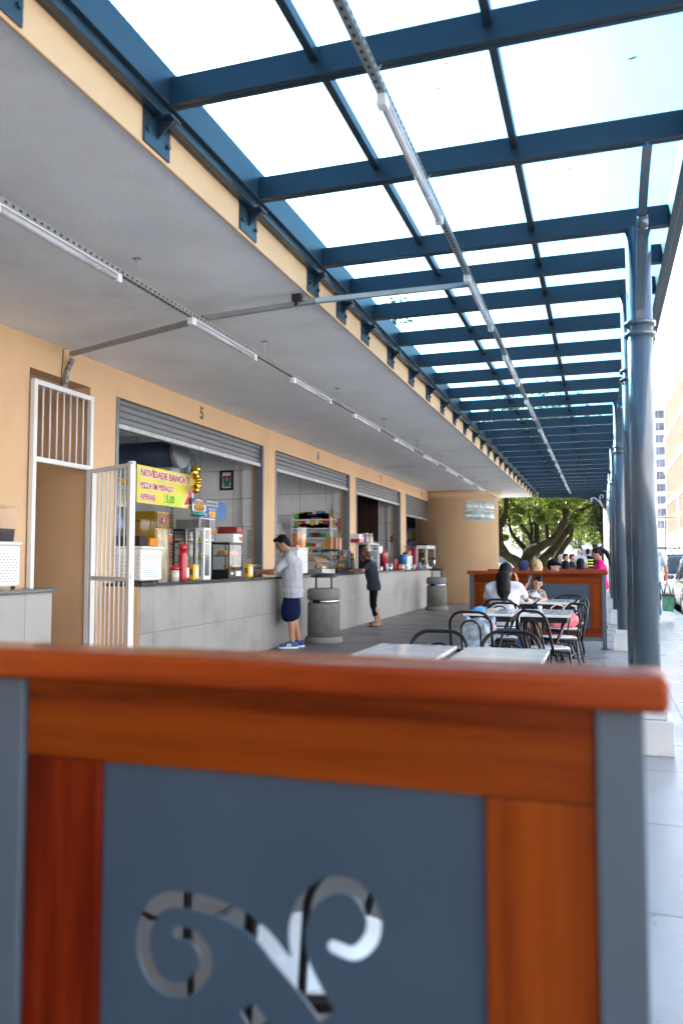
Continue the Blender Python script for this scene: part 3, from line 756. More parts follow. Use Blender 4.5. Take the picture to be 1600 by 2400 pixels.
# ================================================================== concrete litter bins
m_conc = M('exposed_concrete', (.185, .176, .16), .85, var=.22, scale=7, bump=.5, bscale=150)
def litter_bin(x, y, label, sticker):
    t = thing('litter_bin', label, 'litter bin', (x, y, 0), 'concrete litter bins')
    MB().lathe([(.30, 0), (.305, .02), (.305, .07), (.285, .10), (.272, .105)], (x, y, 0), 40).build('base_ring', m_conc, t)
    MB().lathe([(.266, .106), (.266, .625), (.262, .64)], (x, y, 0), 40).build('body', m_conc, t)
    MB().lathe([(.235, .641), (.235, .70)], (x, y, 0), 40).build('slot', m_black, t)
    MB().lathe([(.266, .70), (.272, .705), (.272, .82), (.262, .855), (.235, .875), (.20, .878)], (x, y, 0), 40).build('shoulder', m_conc, t)
    b = MB()
    aa = math.atan2(-y, -x)
    b.lathe([(.237, .643), (.262, .645), (.262, .695), (.237, .698)], (x, y, 0), 14, True, aa-.2, aa+1.1)
    b.lathe([(.237, .643), (.258, .645), (.258, .695), (.237, .698)], (x, y, 0), 6, True, aa-1.25, aa-.75)
    b.build('metal_band', M('polished_band', (.5, .52, .55), .15, .9, var=.1), t)
    px_, py_ = -math.sin(aa), math.cos(aa)
    for s in (-1, 1):
        p = MB(); p.cyl((x+px_*.125*s, y+py_*.125*s, .87), (x+px_*.125*s, y+py_*.125*s, 1.06), .015, n=10); p.cyl((x+px_*.125*s, y+py_*.125*s, .876), (x+px_*.125*s, y+py_*.125*s, .885), .03, n=10)
        p.build('lid_post', m_blackgloss, t)
    MB().lathe([(0, 1.045), (.20, 1.05), (.222, 1.06), (.222, 1.072), (.19, 1.098), (.10, 1.118), (0, 1.124)], (x, y, 0), 40).build('domed_lid', M('dark_lid_plastic', (.03, .035, .042), .4, var=.1), t)
    return t
litter_bin(-4.30, 12.28, 'round concrete litter bin with a domed black lid beside the man in grey', 1)
litter_bin(-4.22, 21.2, 'round concrete litter bin with a domed black lid near the rounded end wall', 0)
# ================================================================== stall goods
def crop(x0, y0, k): return lambda a, b: (x0+a/k, y0+b/k)
n4 = crop(250, 1050, 3.92); n45 = crop(450, 1140, 8.2526); n64 = crop(640, 1160, 7.84); n83 = crop(830, 1190, 6.533); n27 = crop(270, 1070, 7.84); n0 = crop(0, 1150, 4.6118)
CT = 1.081
MB_ = MB
inn = MB()
for i, (a, b) in enumerate(OPEN): inn.box(-5.62, WX+.003, a+.06, b-.06, 1.044, 1.080, .004)
inn.build('inner_top', m_granite, cr)
def fit(c, aL, aR, bT, xf, d):
    global DP
    y1 = at_x(*c(aR, bT), xf).y; yl = at_x(*c(aL, bT), xf).y
    DP = min(d, .55*(y1-yl)/yl*abs(xf))                 # what one sees is part side, part front
    y0 = yl*(1+DP/abs(xf)); z = at_x(*c((aL+aR)/2, bT), xf-DP/2).z
    return y0, max(y1, y0+.03), z
def fy(c, a, b, x): return at_x(*c(a, b), x)
m_yel = M('yellow_plastic', (.72, .42, .01), .35, var=.05, coat=.3); m_red = M('red_plastic', (.50, .01, .025), .3, var=.08, coat=.3)
m_steelb = M('brushed_steel', (.5, .5, .5), .3, .8, var=.15, scale=20, stretch=(1, 8, 1)); m_slot = M('dark_slot', (.03, .03, .032), .6)
m_purple = M('dark_grape_juice', (.012, .005, .014), .4, spec=.2); m_orangej = M('orange_juice', (.78, .26, .008), .4, spec=.2); m_pinkj = M('pink_juice', (.42, .16, .20), .4, spec=.2)
m_bread = M('bread_crust', (.42, .19, .06), .6, var=.3, scale=22); m_bread2 = M('golden_pastry', (.50, .26, .08), .6, var=.3, scale=25); m_lettuce = M('lettuce_green', (.12, .26, .04), .6, var=.4, scale=30); m_ham = M('ham_pink', (.55, .22, .18), .5, var=.2)
m_paper = M('print_paper', (.72, .72, .70), .7, var=.03); m_ink = M('black_ink', (.02, .02, .022), .7)
def juice(label, xf, y0, y1, z, h, liq, dp=.40):
    """twin tank juice dispenser; front faces the aisle"""
    t = thing('juice_dispenser', label, 'juice dispenser', (xf-.2, (y0+y1)/2, z), 'juice dispensers on the counters')
    d = dp; hb = h*.52
    b = MB(); b.box(xf-d, xf, y0, y1, z+.02, z+hb, .018); b.build('body', m_whitep, t)
    for x, y in ((xf-.04, y0+.04), (xf-d+.04, y0+.04), (xf-.04, y1-.04), (xf-d+.04, y1-.04)): MB().cyl((x, y, z), (x, y, z+.022), .018, n=8).build('foot', m_black, t)
    s = MB(); n = int((hb-.10)/.024)
    for j in range(n):
        zz = z+.06+j*.024; o = .022 if j % 2 else 0
        k = 0; x = xf-d+.035+o
        while x < xf-.05: s.box(x, x+.026, y0-.0015, y0-.0003, zz, zz+.006); x += .046
        y = y0+.03+o
        while y < y1-.05: s.box(xf+.0003, xf+.0015, y, y+.026, zz, zz+.006); y += .046
    s.build('vent_slot', m_slot, t)
    MB().box(xf-d-.006, xf+.012, y0-.008, y1+.008, z+hb+.001, z+hb+.03, .01).build('tank_tray', m_whitep, t)
    nt_ = len(liq); wd_ = (y1-y0)/nt_
    for i, (m, f) in enumerate(liq):
        a, b2 = y0+i*wd_+.012, y0+(i+1)*wd_-.012; zb = z+hb+.031; zt = z+h
        def pyr(e, z0, z1, f0, f1):
            q = MB(); cx, cy = xf-d/2, (a+b2)/2; hx, hy = d/2-.02-e, (b2-a)/2-e
            vs = [(cx+sx*hx*f0, cy+sy*hy*f0, z0) for sx, sy in ((-1, -1), (1, -1), (1, 1), (-1, 1))]+[(cx+sx*hx*f1, cy+sy*hy*f1, z1) for sx, sy in ((-1, -1), (1, -1), (1, 1), (-1, 1))]
            return q.add(vs, [(0, 3, 2, 1), (4, 5, 6, 7), (0, 1, 5, 4), (1, 2, 6, 5), (2, 3, 7, 6), (3, 0, 4, 7)])
        tk = pyr(0, zb, zt-.02, .86, 1.0).build('tank', m_acryl, t)
        if f > 0: pyr(.004, zb+.004, zb+(zt-zb)*f, .85, .85+.14*f).build('juice', m, tk)
        ld = MB(); ld.box(xf-d+.012, xf-.012, a-.006, b2+.006, zt-.019, zt, .01); ld.build('lid', m_acryl, tk)
    return t
y0, y1, z = fit(n4, 60, 512, 905, -4.86, .40); juice('white slotted juice dispenser with purple and orange tanks behind the open gate', -4.86, y0, y1, CT, .72, ((m_purple, .36), (m_orangej, .30)), DP)
y1 = fy(n0, 228, 600, -4.9).y; juice('white slotted juice dispenser with a purple tank cut by the left edge', -4.9, y1-.62, y1, CT, .73, ((m_pinkj, .5), (m_purple, .36)))
y0, y1, z = fit(n64, 215, 640, 1075, -4.92, .36); juice('white juice dispenser with a bright orange tank behind the man in grey', -4.92, y0, y1, CT, .84, ((m_pinkj, .12), (m_orangej, .66)), DP)
y0, y1, z = fit(n83, 700, 900, 775, -5.05, .34); juice('small white juice dispenser at the left side of the last stall', -5.05, y0, y1-.1, CT, .66, ((m_purple, .3), (m_orangej, .45)), DP)

def food_on(mb_list, label, group, spots, kind):
    for (x, y, z) in spots:
        t = thing('snack', label, 'snack', (x, y, z), group)
        if kind == 'roll':
            MB().ell((x, y, z+.022), (.035, .075, .02), 10, 6).build('lower_bun', m_bread, t); MB().ell((x, y, z+.037), (.042, .072, .012), 10, 5).build('lettuce', m_lettuce, t); MB().ell((x, y, z+.056), (.036, .076, .024), 10, 6).build('upper_bun', m_bread, t)
        elif kind == 'bun':
            MB().ell((x, y, z+.02), (.05, .05, .02), 10, 6).build('lower_bun', m_bread, t); MB().ell((x, y, z+.037), (.056, .056, .010), 10, 5).build('lettuce', m_lettuce, t); MB().ell((x, y, z+.055), (.05, .05, .03), 10, 6).build('upper_bun', m_bread2, t)
        else:
            b = MB(); b.prism([(x-.06, z), (x+.06, z), (x+.01, z+.075), (x-.01, z+.075)], 1, y-.05, y+.05); b.build('crust', m_bread2, t); MB().ell((x+.055, y, z+.02), (.012, .045, .016), 8, 5).build('filling', m_ham, t)
def case(label, xf, d, y0, y1, z0, z1, frame, shelves, fw=.018, top=None, group='glass display cases on the counters', base=.05):
    t = thing('display_case', label, 'display case', (xf-d/2, (y0+y1)/2, z0), group)
    MB().box(xf-d, xf, y0, y1, z0, z0+base, .006).build('base', frame, t)
    MB().box(xf-d, xf, y0, y1, z1-(.03 if not top else top), z1, .006).build('top', frame, t)
    tz_ = z1-(.03 if not top else top)
    for x in (xf-fw, xf-d): 
        for y in (y0, y1-fw): MB().box(x, x+fw, y, y+fw, z0+base+.001, tz_-.001).build('post', frame, t)
    g = MB(); g.box(xf-.006, xf-.003, y0+fw+.001, y1-fw-.001, z0+base+.002, tz_-.002); g.build('front_glass', m_glass, t)
    g = MB(); g.box(xf-d+fw+.001, xf-fw-.001, y0+.003, y0+.006, z0+base+.002, tz_-.002); g.build('side_glass', m_glass, t)
    for s in shelves: MB().box(xf-d+.006, xf-.010, y0+.008, y1-.008, s, s+.008).build('shelf', m_steelb if frame is not m_black else m_black, t)
    return t
# stall 5
y0, y1, z = fit(n4, 610, 815, 745, -4.96, .40); case('tall black warmer case with filled rolls beside the beer fridge', -4.96, DP, y0, y1, CT, z, m_black, (CT+.22, CT+.40, CT+.58))
k = 'filled bread roll on a shelf of the tall black warmer case'
for s in (.05, .229, .409): food_on(None, k, 'rolls in the black warmer', [(-5.05, y0+(y1-y0)*f, CT+s) for f in (.3, .7)], 'roll')
y0, y1, z = fit(n4, 815, 960, 735, -4.84, .30); case('narrow white framed case with a turquoise lidded tub', -4.84, DP, y0, y1, CT, z, m_white, (CT+.26, CT+.46, CT+.66), .028)
ym = (y0+y1)/2
tb_ = thing('food_tub', 'pale tub with a turquoise lid on the top shelf of the white framed case', 'tub', (-4.98, ym, CT+.668)); MB().lathe([(.08, 0), (.10, .16)], (-4.98, ym, CT+.669), 20).build('tub', m_acryl, tb_); MB().lathe([(.105, .161), (.105, .175), (.06, .21), (.0, .215)], (-4.98, ym, CT+.669), 20).build('lid', M('turquoise_lid', (.10, .42, .40), .4), tb_)
food_on(None, 'round pastry in the narrow white framed case', 'pastries in the white case', [(-4.95, ym, CT+.051), (-4.98, ym+.05, CT+.27), (-4.98, ym, CT+.47)], 'bun')
y0, y1, z = fit(n4, 965, 1250, 868, -4.82, .42); pc = case('wide black framed pastry case under the white box', -4.82, DP, y0, y1, CT, z, m_black, (CT+.30,), .014, base=.12)
food_on(None, 'cut golden cake slice on the upper shelf of the wide pastry case', 'slices in the wide case', [(-4.92-.09*(i % 2), y0+.08+(y1-y0-.14)*i/6, CT+.31) for i in range(7)], 'slice')
food_on(None, 'bun on the lower deck of the wide pastry case', 'buns in the wide case', [(-4.95, y0+.2, CT+.121), (-4.95, y0+.42, CT+.121)], 'bun')
MB().box(-4.819, -4.815, y1-.22, y1-.06, CT+.03, CT+.10).build('price_tag', m_paper, pc); MB().box(-4.819, -4.815, y0+.05, y0+.12, CT+.05, CT+.085).build('price_tag', m_paper, pc)
wb = thing('carton', 'white printed carton on top of the wide pastry case', 'box', (-5.0, y1-.3, z)); ya, yb, zz = fit(n4, 1065, 1245, 790, -4.88, .3); MB().box(-5.18, -4.88, ya, yb, z+.001, zz, .004).build('box', m_paper, wb)
b = MB(); b.lathe([(.001, 0), (.05, 0)], (0, 0, 0), 16); 
MB().prism([((ya+yb)/2+.05, z+.03), ((ya+yb)/2+.13, z+.03), ((ya+yb)/2+.16, zz-.04), ((ya+yb)/2+.02, zz-.04)], 0, -4.879, -4.876).build('cup_print', M('orange_red_print', (.65, .15, .05), .6), wb)
yc, yd, z2 = fit(n4, 1115, 1255, 725, -4.9, .3)
rbx = thing('carton', 'dark red carton stacked on the white printed carton', 'box', (-5.05, (yc+yd)/2, zz)); MB().box(-5.2, -4.9, yc, yd, zz+.001, z2, .004).build('box', M('dark_red_carton', (.22, .02, .015), .6, var=.3), rbx)
MB().box(-4.899, -4.897, yc+.05, yd-.06, zz+.04, z2-.03).build('print', M('faded_orange_print', (.45, .16, .06), .6, var=.4), rbx)
ya, yb, zz = fit(n4, 972, 1008, 810, -4.9, .08); jr = thing('jar', 'small jar with an orange lid on the wide pastry case', 'jar', (-4.95, (ya+yb)/2, z)); MB().lathe([(.04, .001), (.042, .10)], (-4.95, (ya+yb)/2, z), 16).build('glass', m_acryl, jr); MB().lathe([(.044, .101), (.044, .15), (.0, .155)], (-4.95, (ya+yb)/2, z), 16).build('lid', m_orangej, jr)
# microwave on a wall shelf
ya, yb, zz = fit(n4, 672, 998, 640, -5.7, .42)
mw = thing('microwave', 'white microwave oven on a shelf above the display cases', 'microwave', (-5.9, (ya+yb)/2, zz-.36)); MB().box(-6.12, -5.7, ya, yb, zz-.36, zz, .012).build('body', m_white, mw)
MB().box(-5.699, -5.693, ya+.02, ya+(yb-ya)*.62, zz-.33, zz-.03, .003).build('door', m_black, mw); MB().box(-5.699, -5.694, ya+(yb-ya)*.68, yb-.03, zz-.33, zz-.03, .002).build('keypad', M('grey_keypad', (.3, .3, .31), .5), mw)
MB().box(-6.10, -5.72, ya-.006, ya-.001, zz-.32, zz-.04).build('vent_side', M('grey_keypad', (.3, .3, .31)), mw)
one('wall_shelf', MB().box(-6.3, -5.65, ya-.1, yb+.15, zz-.385, zz-.362), m_black, 'black shelf carrying the microwave', 'shelf')
# beer fridge
ya, yb, zz = fit(n27, 330, 1050, 1020, -6.0, .6)
bf_ = thing('drinks_fridge', 'tall yellow drinks fridge with a slogan running up its door frame', 'fridge', (-6.3, (ya+yb)/2, 0))
m_gold = M('golden_print', (.62, .36, .04), .4, var=.35, scale=6)
MB().box(-6.6, -6.0, ya, yb, 0, zz, .01).build('body', m_yel, bf_)
MB().box(-5.999, -5.985, ya+.03, yb-.14, .15, zz-.26, .004).build('door', M('frosted_gold_door', (.55, .46, .22), .35, var=.6, scale=7, coat=.4), bf_)
MB().box(-5.999, -5.98, ya+.01, yb-.02, zz-.24, zz-.02, .004).build('header', M('dark_gold_header', (.30, .16, .02), .4, var=.4, scale=9), bf_)
ledm = M('red_led', (.9, .02, .02), .4, emit=3.0); MB().box(-5.979, -5.976, yb-.34, yb-.20, zz-.17, zz-.09).build('display', m_black, bf_); text_into(MB(), '4', (-5.975, yb-.27, zz-.13), (0, 1, 0), (0, 0, 1), .07, .002).build('led_digit', ledm, bf_)
st_ = MB().box(-5.999, -5.972, yb-.125, yb-.005, .2, zz-.26); so2 = st_.build('door_strip', m_paper, bf_)
zr = 1.70; MB().box(-5.9715, -5.970, yb-.12, yb-.01, .25, zr).build('strip_colour', M('orange_red_print', (.65, .15, .05)), so2)
text_into(MB(), 'REDONDO', (-5.967, yb-.065, zr+.30), (0, 0, 1), (0, -1, 0), .115, .003, sx=1.0).build('lettering', m_ink, so2)
text_into(MB(), 'CERVEJA QUE DESCE', (-5.967, yb-.065, zr-.64), (0, 0, 1), (0, -1, 0), .115, .003, sx=1.0).build('lettering', m_ink, so2)
ya, yb, zz = fit(n27, -60, 250, 930, -6.0, .6)
cf = thing('cooler', 'black drinks cooler with a blue glittering header seen through the gate bars', 'fridge', (-6.3, (ya+yb)/2, 0)); MB().box(-6.6, -6.0, ya-.2, yb, 0, zz, .01).build('body', m_black, cf)
hh = MB(); pl = [(ya-.15, zz-.30)]+[(ya-.15+(yb-.05-ya+.15)*i/10, zz-.28+.2*math.sin(PI*(.5+.5*i/10))) for i in range(11)]; hh.prism(pl, 0, -5.999, -5.99); hh.build('header', M('blue_glitter', (.01, .12, .42), .3, var=1.0, scale=40, coat=.4), cf)
# napkin holders, bottle, sugar
def napkin(label, c, aL, aR, bT, xf, d, mark):
    y0, y1, z = fit(c, aL, aR, bT, xf, d); d = DP; t = thing('napkin_holder', label, 'napkin holder', (xf-d/2, (y0+y1)/2, CT), 'yellow napkin holders')
    b = MB(); vs = [(xf-d, y0, CT+.001), (xf, y0, CT+.001), (xf, y1, CT+.001), (xf-d, y1, CT+.001)]; e = .016
    b.box(xf-d, xf, y0, y1, CT+.001, z, .022, 3); b.build('holder', m_yel, t)
    for fx in (xf+.0005,):
        o = MB(); pl = [((y0+y1)/2+(y1-y0)*.30*math.cos(2*PI*i/20), (CT+z)/2+(z-CT)*.36*math.sin(2*PI*i/20)) for i in range(20)]; o.prism(pl, 0, fx, fx+.003); o.build('napkins', m_paper, t)
    text_into(MB(), mark, (xf-d/2, y0-.001, (CT+z)/2), (1, 0, 0), (0, 0, 1), .10, .003).build('letter', m_ink, t)
napkin('yellow napkin holder marked S beside the red bottle', n4, 745, 855, 1066, -4.78, .10, 'S'); napkin('yellow napkin holder near the hands of the man in grey', n4, 1260, 1350, 1066, -4.78, .10, '5')
p = fy(n4, 702, 1180, -4.80); bt = thing('squeeze_bottle', 'tall red ketchup bottle on the counter next to a yellow napkin holder', 'bottle', (-4.8, p.y, CT))
MB().lathe([(.058, .001), (.062, .02), (.062, .12), (.05, .17), (.058, .24), (.050, .33), (.045, .36)], (-4.8, p.y, CT), 22).build('bottle', m_red, bt); MB().lathe([(.05, .361), (.05, .41), (.044, .44), (.0, .445)], (-4.8, p.y, CT), 22).build('cap', m_red, bt); MB().box(-4.745, -4.737, p.y-.02, p.y+.035, CT+.04, CT+.16, .003).build('label', m_paper, bt)
p = fy(n4, 628, 1180, -4.82); sj = thing('sugar_jar', 'sugar jar with a red lid left of the red bottle', 'jar', (-4.82, p.y, CT)); MB().lathe([(.05, .001), (.05, .13)], (-4.82, p.y, CT), 20).build('jar', M('sugar_in_glass', (.62, .58, .50), .3, coat=.5), sj); MB().lathe([(.053, .131), (.053, .165), (.03, .18), (0, .182)], (-4.82, p.y, CT), 20).build('lid', m_red, sj)
# banners
def sheet_x(name, label, cat, c, aL, aR, bT, bB, x, m, thick=.006, dx=0):
    pL = fy(c, aL, (bT[0]+bB[0])/2, x); pR = fy(c, aR, (bT[1]+bB[1])/2, x)
    zt = (fy(c, aL, bT[0], x).z+fy(c, aR, bT[1], x).z)/2; zb = (fy(c, aL, bB[0], x).z+fy(c, aR, bB[1], x).z)/2
    t = thing(name, label, cat, (x, (pL.y+pR.y)/2, zb)); MB().box(x-thick, x, pL.y, pR.y, zb, zt, .001).build('board', m, t)
    return t, pL.y, pR.y, zb, zt
m_mag = M('magenta_print', (.52, .025, .09), .6); m_wout = M('white_print', (.78, .78, .76), .6); m_lime = M('lime_paper', (.48, .72, .05), .6)
bn, y0, y1, zb, zt = sheet_x('banner', 'yellow pizza banner hanging beside the gate post with magenta lettering', 'banner', n4, 280, 800, (152, 250), (500, 562), -5.10, M('yellow_banner', (.70, .60, .06), .55, var=.05))
H_ = zt-zb; W_ = y1-y0; fx = -5.098
def lines(par, items, front):
    for s, fyy, fz, size, mat, bold, out, sxx in items:
        if out is not None: text_into(MB(), s, (front, y0+W_*fyy, zb+H_*fz), (0, 1, 0), (0, 0, 1), size*H_, bold+.009, 'LEFT', .0006, sxx).build('lettering_outline', out, par)
        text_into(MB(), s, (front+.002, y0+W_*fyy, zb+H_*fz), (0, 1, 0), (0, 0, 1), size*H_, bold, 'LEFT', .0006, sxx).build('lettering', mat, par)
lines(bn, [('NOVIDADE BANCA 5', .05, .80, .27, m_mag, .003, m_wout, 1.0), ('PIZZA EM PEDAÇO', .05, .47, .21, m_mag, .002, m_wout, .95), ('APENAS', .05, .17, .21, m_mag, .002, m_wout, 1.0)], fx)
MB().box(fx, fx+.003, y0+W_*.45, y0+W_*.75, zb+H_*.04, zb+H_*.32).build('price_card', m_lime, bn); text_into(MB(), '5,00', (fx+.0045, y0+W_*.475, zb+H_*.18), (0, 1, 0), (0, 0, 1), .30*H_, .0, 'LEFT', .0005, .9).build('price', m_ink, bn)
tri = [(.80, .06), (.97, .10), (.985, .55), (.93, .62)]
pz = MB(); pz.prism([(y0+W_*a, zb+H_*b) for a, b in ((.775, .04), (.985, .12), (.99, .50), (.93, .66))], 0, fx, fx+.0015); pz.build('pizza_outline', m_wout, bn)
pz = MB(); pz.prism([(y0+W_*a, zb+H_*b) for a, b in ((.80, .08), (.965, .15), (.97, .46), (.93, .58))], 0, fx+.0016, fx+.003); pz.build('pizza_slice', M('pizza_red_print', (.62, .10, .07), .6, var=.3, scale=30), bn)
pz = MB()
for a, b in ((.90, .45), (.935, .33), (.89, .25), (.94, .20), (.86, .16)): pz.prism([(y0+W_*a+.018*math.cos(2*PI*i/12), zb+H_*b+.018*math.sin(2*PI*i/12)) for i in range(12)], 0, fx+.0031, fx+.004)
pz.build('pizza_topping', M('pepperoni_print', (.42, .03, .03), .6), bn)
bs, y0, y1, zb, zt = sheet_x('price_sign', 'blue hot dog price sign hanging right of the yellow banner', 'sign', n4, 780, 1100, (445, 512), (622, 668), -5.06, M('blue_sign', (.004, .075, .25), .5, var=.35, scale=2.5))
H_ = zt-zb; W_ = y1-y0; fx = -5.058
lines(bs, [('CACHORRO QUENTE', .40, .80, .30, m_ink, .0, m_wout, .47), ('1 COPO DE MATE OU CAFÉ', .44, .50, .14, m_wout, .0, None, .58), ('R$', .36, .16, .20, m_wout, .002, None, .8), ('9.00', .48, .21, .46, M('yellow_print', (.80, .62, .03), .6), .002, m_red, .95)], fx)
bu = MB(); bu.prism([(y0+W_*(.20+.185*math.cos(2*PI*i/24)), zb+H_*(.52+.44*math.sin(2*PI*i/24))) for i in range(24)], 0, fx, fx+.001); bu.build('burger_outline', m_wout, bs)
for (zc_, hh_, m_) in ((.74, .17, m_bread), (.56, .10, m_lettuce), (.46, .09, M('sausage_print', (.35, .04, .04), .6, var=.3)), (.28, .15, m_bread2)):
    q_ = MB(); q_.prism([(y0+W_*(.20+.16*math.cos(2*PI*i/20)), zb+H_*(zc_+hh_*math.sin(2*PI*i/20))) for i in range(20)], 0, fx+.0012+.0004*zc_, fx+.002+.0004*zc_); q_.build('burger_layer', m_, bs)
qp, y0, y1, zb, zt = sheet_x('poster', 'cream food poster with a red QUENTE strip behind the gate bars', 'poster', n4, 40, 218, (262, 285), (530, 545), -5.30, M('cream_poster', (.62, .52, .38), .6, var=.3, scale=8))
H_ = zt-zb; W_ = y1-y0; MB().box(-5.2995, -5.297, y0, y1, zt-H_*.22, zt).build('red_strip', m_red, qp); text_into(MB(), 'QUENTE', (-5.295, y0+W_*.98, zt-H_*.11), (0, 1, 0), (0, 0, 1), .24*H_, .004, 'RIGHT', .0006, .85).build('lettering', M('yellow_print', (.8, .62, .03)), qp)
MB().box(-5.2995, -5.297, y0+W_*.1, y1-W_*.08, zt-H_*.42, zt-H_*.28).build('blue_strip', M('faded_blue_print', (.25, .36, .45), .6), qp); text_into(MB(), 'COM CAFÉ', (-5.295, y0+W_*.9, zt-H_*.35), (0, 1, 0), (0, 0, 1), .13*H_, .001, 'RIGHT', .0006, .8).build('lettering', m_wout, qp)
# golden balloon figure 5
c = fy(n4, 818, 295, -5.0); S = .0062*1.55
gl = MB(); pts = [(28, 95), (-22, 95), (-25, 30), (10, 35), (32, 0), (30, -50), (0, -85), (-30, -70)]
k_ = .00150
gl.tube([(-5.0, c.y+a*k_, c.z+b*k_) for a, b in [(p_.x, p_.y) for p_ in smooth_line(pts, 6)]], [.046+.008*math.sin(i*.9) for i in range(len(pts)*6-5)], 12)
one('foil_balloon', gl, M('gold_foil', (.80, .45, .05), .12, 1.0, var=.1), 'shiny gold foil balloon shaped like a five above the banner', 'balloon')
# framed crest on the tiled wall (faces the viewer)
YW = 12.045
def at_w(c, a, b, y=YW): return at_y(*c(a, b), y)
p0 = at_w(n4, 1047, 390); p1 = at_w(n4, 1168, 205)
fr_ = thing('framed_crest', 'black framed crest hanging on the white tiles of stall five', 'picture', ((p0.x+p1.x)/2, YW, p0.z))
b = MB(); x0, x1, z0, z1 = p0.x, p1.x, p0.z, p1.z; fw = .035
b.box(x0, x1, YW-.03, YW-.001, z0, z0+fw).box(x0, x1, YW-.03, YW-.001, z1-fw, z1).box(x0, x0+fw, YW-.03, YW-.001, z0+fw, z1-fw).box(x1-fw, x1, YW-.03, YW-.001, z0+fw, z1-fw); b.build('frame', m_black, fr_)
MB().box(x0+fw, x1-fw, YW-.012, YW-.002, z0+fw, z1-fw).build('picture', m_paper, fr_)
xm, zm, ww, hh_ = (x0+x1)/2, (z0+z1)/2, (x1-x0)*.30, (z1-z0)*.30
sh_ = [(xm-ww, zm+hh_*.75), (xm+ww, zm+hh_*.75), (xm+ww, zm-hh_*.2), (xm+ww*.6, zm-hh_*.75), (xm, zm-hh_), (xm-ww*.6, zm-hh_*.75), (xm-ww, zm-hh_*.2)]
MB().prism([sh_[0], sh_[1], (xm+ww, zm+.02), (xm-ww, zm+.02)], 1, YW-.016, YW-.0125).build('shield_top', M('crest_red', (.35, .02, .05), .6), fr_)
MB().prism([(xm-ww, zm+.019), (xm+ww, zm+.019)]+sh_[2:], 1, YW-.016, YW-.0125).build('shield_base', M('crest_green', (.03, .22, .10), .6), fr_)
MB().prism([(xm+ww*.45*math.cos(2*PI*i/18), zm+.02+ww*.45*math.sin(2*PI*i/18)) for i in range(18)], 1, YW-.019, YW-.0162).build('roundel', M('crest_blue', (.12, .30, .50), .6), fr_)
MB().box(xm-ww*.9, xm+ww*.9, YW-.016, YW-.0125, z0+fw+.02, z0+fw+.06).build('ribbon', M('crest_blue', (.12, .3, .5)), fr_)
# price list on the pilaster of stall 5, ice cream sign and lists in stall 6, no smoking notices
def notice(label, cat, y, x0, x1, z0, z1, lines_n, seed, m=m_paper):
    t = thing('notice', label, cat, ((x0+x1)/2, y, z0)); MB().box(x0, x1, y-.004, y-.001, z0, z1).build('sheet', m, t); q = random.Random(seed); b = MB()
    for i in range(lines_n):
        z = z1-(z1-z0)*(.06+.9*i/lines_n); b.box(x0+.03, x0+.03+(x1-x0-.06)*q.uniform(.4, .95), y-.0055, y-.0045, z-.008, z)
    b.build('printed_text', M('grey_print', (.12, .12, .13), .7), t); return t
yp = 12.05-.12
p0 = at_y(*n4(1276, 1030), yp); p1 = at_y(*n4(1372, 740), yp); notice('long white price list taped to the tiled pilaster of stall five', 'price list', yp, p0.x, p1.x, p0.z, p1.z, 24, 3)
# small fans and a duct under the ceiling of stall 5
dk = thing('exhaust_duct', 'dark blue exhaust duct under the ceiling of stall five', 'duct', (-6.6, 10.6, 2.9)); MB().cyl((-7.6, 10.7, 2.95), (-6.1, 10.7, 2.95), .20, n=20).build('duct', M('navy_duct', (.04, .07, .13), .5), dk); MB().cyl((-6.12, 10.7, 2.95), (-6.02, 10.7, 2.95), .225, n=20).build('collar', m_galv, dk)
for i, (a, b_) in enumerate(((640, 150), (795, 150))):
    p = fy(n4, a, b_, -6.2); t = thing('wall_fan', ('left one of two pale blue fan boxes above the banner', 'right one of two pale blue fan boxes above the banner')[i], 'wall fan', (-6.25, p.y, p.z))
    MB().box(-6.3, -6.2, p.y-.13, p.y+.13, p.z-.16, p.z+.16, .02).build('housing', M('pale_blue_plastic', (.35, .45, .55), .4), t); MB().cyl((-6.2, p.y, p.z+.02), (-6.185, p.y, p.z+.02), .085, n=18).build('fan_face', M('grey_blue_fan_face', (.20, .28, .36), .2, coat=.5), t)
# ---------------------------------------------------------------- stall 6
YW6 = 16.745
q0 = at_y(*n64(320, 450), YW6-.45); q1 = at_y(*n64(1080, 430), YW6-.45)
rk = thing('metal_rack', 'white metal shelf rack with snack bags against the tiles of stall six', 'rack', ((q0.x+q1.x)/2, YW6-.25, 0))
zs = [at_y(*n64(660, v_), YW6-.45).z for v_ in (445, 610, 785, 950, 1060)]
for z in zs+[.55]: MB().box(q0.x, q1.x, YW6-.45, YW6-.06, z-.028, z, .004).build('shelf', m_white, rk)
for x in (q0.x, q1.x-.05):
    for y in (YW6-.455, YW6-.06): MB().box(x, x+.05, y, y+.035, 0, zs[0]+.03).build('upright', m_white, rk)
bags = ((.10, .36, .02), (.55, .40, .02), (.08, .05, .03), (.02, .10, .42), (.50, .02, .03), (.03, .28, .50), (.08, .06, .05), (.45, .36, .03))
nm = ('green', 'yellow green', 'dark patterned', 'deep blue', 'red', 'light blue', 'black', 'yellow')
